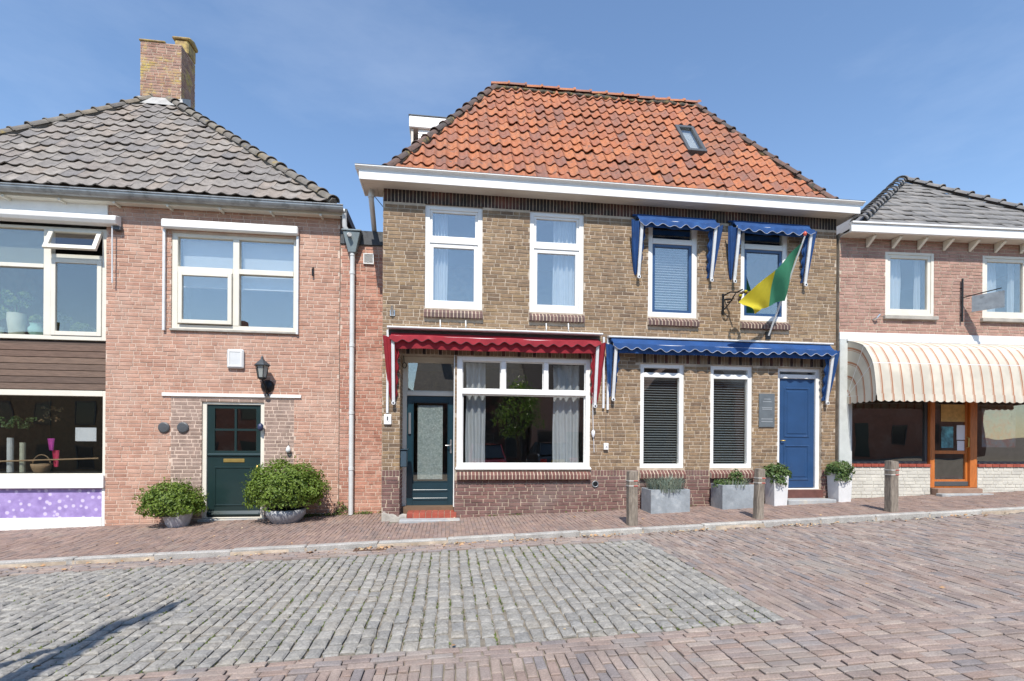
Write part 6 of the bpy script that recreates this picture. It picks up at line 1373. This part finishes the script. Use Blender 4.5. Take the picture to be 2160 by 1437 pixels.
solo(mb, 'leaf_garland', LEAF_G, 'green leaf garland strung across the shop window display', 'garland', loc=(A[0], .3, A[1]))
rn = random.Random(41); mb = MB(FL); A = FL.uv(85, 860, .35); B = FL.uv(130, 890, .35)
for k in range(14): leaf_ball(mb, (rn.uniform(A[0], B[0]), .35, rn.uniform(B[1], A[1])), .05, .05, .05, 12, .045, rn)
solo(mb, 'dried_bouquet', mat('dried', (.28, .17, .08), .9, rnd=True, cols=[(.30, .18, .08), (.20, .12, .07), (.38, .27, .12)]), 'brown dried flower bouquet hanging in the shop window display', 'bouquet', loc=(A[0], .35, A[1]))
for i, (px, w_, py) in enumerate(((22, .05, 935), (48, .045, 945))):
    a = FL.uv(px, py, .34); solo(MB(FL).tube([(a[0], .34, zi), (a[0], .34, a[1] + .1)], w_, 12), 'display_candle', (PVC, MATS['vase_cream'])[i], ('tall pale grey candle in the shop window display', 'tall cream candle in the shop window display')[i], 'candle', loc=(a[0], .34, zi), smooth=False)
# right shop
u0_, z1_ = FR.uv(1985, 853, .17); u1_, z0_ = FR.uv(2038, 890, .17)
solo(MB(FR).box(u0_, .168, z0_, u1_, .172, z1_), 'door_sign', mat('sign_ochre', (.55, .33, .10), .6, var=.25, vscale=12), 'ochre sign panel at the top of orange shop door glass', 'sign', loc=(u0_, .17, z0_))
for i, (x0, y0, x1, y1) in enumerate(((2018, 897, 2037, 928), (2019, 930, 2034, 955))):
    u0_, z1_ = FR.uv(x0, y0, .17); u1_, z0_ = FR.uv(x1, y1, .17)
    solo(MB(FR).box(u0_, .168, z0_, u1_, .171, z1_), 'paper_notice', PAPER, ('upper white notice on the orange shop door glass', 'lower white notice on the orange shop door glass')[i], 'notice', 'notices on the orange shop door', loc=(u0_, .17, z0_))
u0_, z1_ = FR.uv(1985, 900, .175); u1_, z0_ = FR.uv(2010, 945, .175)
solo(MB(FR).box(u0_, .1681, z0_, u1_, .1705, z1_), 'window_sticker', mat('sticker', (.15, .35, .40), .5, cols=[(.03, .05, .06), (.12, .40, .45)], var=.2, vscale=14), 'dark and turquoise sticker on the orange shop door glass', 'sticker', loc=(u0_, .17, z0_))
u0_, z1_ = FR.uv(2072, 862, .3); u1_, z0_ = FR.uv(2142, 944, .3)
ps = mat('poster_art', (.3, .3, .3), .6, cols=[(.05, .08, .22), (.35, .40, .45), (.45, .08, .06), (.16, .28, .30)], var=.3, vscale=5)
solo(MB(FR).box(u0_, .30, z0_, u1_, .31, z1_), 'window_poster', ps, 'red and blue poster in shop window beside orange door', 'poster', loc=(u0_, .3, z0_))

# ================================================================== ACROSS THE STREET (seen in the window panes; one tree throws its shadow)
def tree(name, label, base, h, trunk_r, crown, n, size, seed, limbs, group=None):
    rn = random.Random(seed); x, y, z = base; T = thing(name, label, 'tree', base, group); tr = MB()
    pts = [Vector((x, y, z - .05)), Vector((x + .03, y, z + h * .25)), Vector((x - .02, y + .02, z + h * .5)), Vector((x + .02, y, z + h * .78))]
    tr.tube(pts, [trunk_r * 1.25, trunk_r, trunk_r * .8, trunk_r * .4], 10)
    for (a, t0, L, up_) in limbs:
        p = pts[0].lerp(pts[3], t0); d = Vector((math.cos(a), math.sin(a), up_)).normalized(); tr.tube([p, p + d * L * .5 + Vector((0, 0, .05)), p + d * L + Vector((0, 0, .15))], [trunk_r * .55, trunk_r * .35, trunk_r * .12], 7)
    tr.build('trunk', BARK, T, smooth=True); mb = MB()
    for (cx, cy, cz, rx, rz) in crown: leaf_ball(mb, (x + cx, y + cy, z + cz), rx, rx, rz, n, size, rn, lump=.4, shell=.8)
    mb.build('crown', LEAF_T, T); return T
tree('street_tree', 'small leafy street tree across the street mirrored in the large shop pane', W2(3.1, -13.0), 4.0, .10, [(0, 0, 3.0, .95, 1.1), (.5, .3, 2.4, .7, .7), (-.55, -.2, 2.5, .7, .75), (.1, .1, 3.8, .6, .55), (-.3, .4, 1.9, .55, .5), (.6, -.2, 3.2, .55, .6)], 420, .10, 50, [(0.3, .55, 1.0, .9), (2.2, .6, 1.0, 1.0), (4.2, .65, .9, 1.1)])
tb = W2(-3.55, -8.3)
T = thing('bare_tree', 'slender sparse tree whose branch shadow falls across the setts', 'tree', tb); tr = MB(); x, y, z = tb
k = 1.19
def tp(*q): return [(x + a, y + b, z + c * k) for a, b, c in q]
tr.tube(tp((0, 0, -.05), (-.05, .05, 1.4), (.02, 0, 2.7), (.06, .02, 3.6), (.0, 0, 4.2), (.12, 0, 4.7), (.14, 0, 5.15)), [.20, .18, .16, .13, .10, .06, .012], 10)
tr.tube(tp((-.02, 0, 1.6), (-.42, .1, 2.3), (-.46, .08, 3.0), (-.20, .02, 3.7), (.03, 0, 4.05)), [.08, .075, .06, .05, .045], 8)
tr.tube(tp((-.40, .1, 2.4), (-.8, .2, 2.9), (-1.15, .1, 3.0)), [.055, .04, .015], 7); tr.tube(tp((.03, 0, 2.6), (-.3, -.1, 2.9), (-.75, -.1, 3.3)), [.06, .045, .015], 7)
tr.tube(tp((.05, 0, 2.2), (.5, .1, 2.6), (.75, .1, 2.85)), [.06, .045, .02], 7); tr.tube(tp((-.45, .1, 2.6), (-.9, 0, 2.6), (-1.5, 0, 2.75)), [.05, .035, .015], 7)
tr.build('trunk', BARK, T, smooth=True); mb = MB(); rn = random.Random(51)
for cx, cz, r in ((.10, 4.45, .15), (.13, 4.75, .10), (-.02, 4.25, .12), (-.75, 3.25, .10), (-1.15, 3.0, .14), (.7, 2.85, .16), (-1.4, 2.75, .2)): leaf_ball(mb, (x + cx, y, z + cz * k), r, r, r * 1.3, 90, .07, rn, shell=.9)
mb.build('crown', LEAF_T, T)
def opp_house(label, x0, x1, y, ze, zr, wm, rm, gable, nwin, seed):
    F = Frame(x1, y, 180); w = x1 - x0; H = thing('brick_house', label, 'house', Fm(F, w / 2, 0, gz((x0 + x1) / 2, y)), 'houses across the street'); zb = gz((x0 + x1) / 2, y) - .4
    MB(F).box(0, 0, zb, w, 7, ze).build('wall', wm, H); mb = MB(F)
    if gable:
        mb.add([(-.2, -.2, ze), (w + .2, -.2, ze), (w + .2, 7.2, ze), (-.2, 7.2, ze), (w / 2, -.2, zr), (w / 2, 7.2, zr)], [(0, 4, 5, 3), (1, 2, 5, 4), (0, 1, 4), (2, 3, 5), (3, 2, 1, 0)])
    else: mb.add([(-.2, -.3, ze), (w + .2, -.3, ze), (w + .2, 7.3, ze), (-.2, 7.3, ze), (-.2, 3.5, zr), (w + .2, 3.5, zr)], [(0, 1, 5, 4), (2, 3, 4, 5), (1, 2, 5), (3, 0, 4), (3, 2, 1, 0)])
    mb.build('roof', rm, H); MB(F).box(w * .7, 3.0, ze, w * .7 + .6, 3.6, zr + .7).build('chimney', wm, H)
    for fl_ in (0, 1):
        z0 = zb + 1.2 + fl_ * 2.7
        if z0 + 1.4 > ze: break
        for i in range(nwin):
            if fl_ == 0 and i == nwin // 2: d_ = MB(F).box((i + .5) * w / nwin - .5, -.03, zb + .4, (i + .5) * w / nwin + .5, .02, zb + 2.6).build('door', GREEN_D, H, bevel=.01); continue
            u = (i + .5) * w / nwin; wn_ = MB(F).ring(u - .5, u + .5, z0, z0 + 1.4, .05, -.04, .02).build('window', GREY_D, H); MB(F).box(u - .43, -.015, z0 + .07, u + .43, -.008, z0 + 1.33).build('pane', mat('pane_dark', (.03, .035, .04), .1), wn_)
opp_house('dark roofed brick house with gable facing street, mirrored in the door transom', -8.5, -2.2, -22, 4.2, 7.6, BR_PURPLE, TILE_D, True, 3, 1)
opp_house('dark brick house with long grey roof across the street', -2.0, 5.0, -22.4, 4.4, 7.2, BR_SOLD, TILE_GD, False, 4, 2)
opp_house('rose brick house with dark roof across the street', 5.2, 12.5, -22, 4.4, 7.8, BR_RH, TILE_D, False, 4, 3)
opp_house('brown brick house with gable beyond the rose brick house', 12.7, 19, -22.5, 4.4, 8.0, BR_BROWN, TILE_D, True, 3, 4)
opp_house('tall red brick house beyond the dark roofed gable house', -16, -8.7, -22.2, 5.6, 8.8, BR_RED, TILE_R, False, 3, 5)
opp_house('plain brown house with long roof at the end of the far row', -30, -16.2, -22.5, 5.0, 8.4, BR_BROWN, TILE_D, False, 6, 6)
opp_house('long red house closing the far row beyond the gable', 19.2, 34, -22.3, 5.0, 8.4, BR_RED, TILE_R, False, 6, 7)
# parked cars
def car(name, label, base, m, seed):
    T = thing(name, label, 'car', base, 'cars parked across the street'); x0, y0, z0 = base            # rear faces the houses (+y)
    st = [(2.0, .42, .62, .66, .30), (1.92, .48, .80, .80, .30), (1.55, .52, .95, .82, .24), (.9, .52, .97, .84, .22), (-.9, .52, .94, .84, .22), (-1.5, .5, .82, .80, .24), (-1.95, .46, .66, .70, .30), (-2.05, .42, .56, .62, .34)]
    vs = []; fs = []; n = 10
    for (y, zc, zt_, hw, zb) in st:
        ring = [(-hw * .9, zb), (-hw, zb + .12), (-hw, zc), (-hw * .97, zt_ - .06), (-hw * .88, zt_), (hw * .88, zt_), (hw * .97, zt_ - .06), (hw, zc), (hw, zb + .12), (hw * .9, zb)]
        vs += [(x0 + a, y0 + y, z0 + b) for a, b in ring]
    for i in range(len(st) - 1):
        for k in range(n): fs.append((i * n + k, i * n + (k + 1) % n, (i + 1) * n + (k + 1) % n, (i + 1) * n + k))
    fs += [tuple(range(n)), tuple(range((len(st) - 1) * n, len(st) * n))[::-1]]
    MB().add(vs, fs).build('body', m, T, smooth=True, recalc=True)
    cab = [(1.75, .93, .74), (1.20, 1.40, .60), (.9, 1.44, .60), (-.15, 1.42, .60), (-.95, .93, .74)]; vs = []; fs = []
    for y, z, hw in cab: vs += [(x0 - hw, y0 + y, z0 + z), (x0 + hw, y0 + y, z0 + z)]
    gb = MB(); gb.add(vs, [(2 * i, 2 * i + 1, 2 * i + 3, 2 * i + 2) for i in range(4)] + [(0, 2, 4, 6, 8), (9, 7, 5, 3, 1)]); gb.build('windows', mat('car_glass', (.02, .03, .04), .05), T, recalc=True)
    rb = MB(); rb.grid(lambda s, t: (x0 + (s - .5) * 1.22, y0 + 1.22 - 1.4 * t, z0 + 1.425 + .04 * math.sin(math.pi * t) * math.sin(math.pi * s)), 8, 8); rb.build('roof', m, T, smooth=True)
    for s in (-1, 1):
        for a, b in (((1.75, .93, .745), (1.2, 1.41, .605)), ((.25, .93, .76), (.2, 1.43, .605)), ((-.95, .93, .745), (-.15, 1.43, .605))): MB().tube([(x0 + s * a[2], y0 + a[0], z0 + a[1]), (x0 + s * b[2], y0 + b[0], z0 + b[1])], .03, 6).build('pillar', m, T)
        MB().box(x0 + s * .62 - .15, y0 + 1.90, z0 + .62, x0 + s * .62 + .15, y0 + 2.01, z0 + .78).build('tail_light', mat('tail_light', (.5, .02, .02), .2), T, bevel=.02)
        MB().box(x0 + s * .58 - .14, y0 - 2.07, z0 + .54, x0 + s * .58 + .14, y0 - 1.98, z0 + .66).build('headlight', mat('headlight', (.7, .7, .7), .1), T, bevel=.02)
        for yy in (1.25, -1.3):
            w = MB().lathe([(.16, -.1), (.31, -.1), (.32, -.06), (.32, .06), (.31, .1), (.16, .1)], (x0 + s * .74, y0 + yy, z0 + .32), 20, 'x').build('wheel', RUBBER, T, smooth=True); MB().lathe([(.17, -.085), (.17, .085)], (x0 + s * .76, y0 + yy, z0 + .32), 14, 'x').build('rim', STEEL, w)
    MB().box(x0 - .26, y0 + 2.0, z0 + .62, x0 + .26, y0 + 2.02, z0 + .73).build('number_plate', mat('plate_yellow', (.75, .52, .03), .5), T); MB().box(x0 - .8, y0 + 1.98, z0 + .34, x0 + .8, y0 + 2.08, z0 + .5).build('bumper', m, T, bevel=.03)
RP = mat('car_paint_red', (.38, .02, .03), .25, coat=1.0); BP = mat('car_paint_black', (.02, .022, .025), .25, coat=1.0)
car('parked_car', 'dark red hatchback parked across the street mirrored in the large shop pane', W2(1.65, -13.2), RP, 1)
car('parked_car', 'black hatchback parked across the street beside the leafy tree', W2(4.6, -13.4), BP, 2)
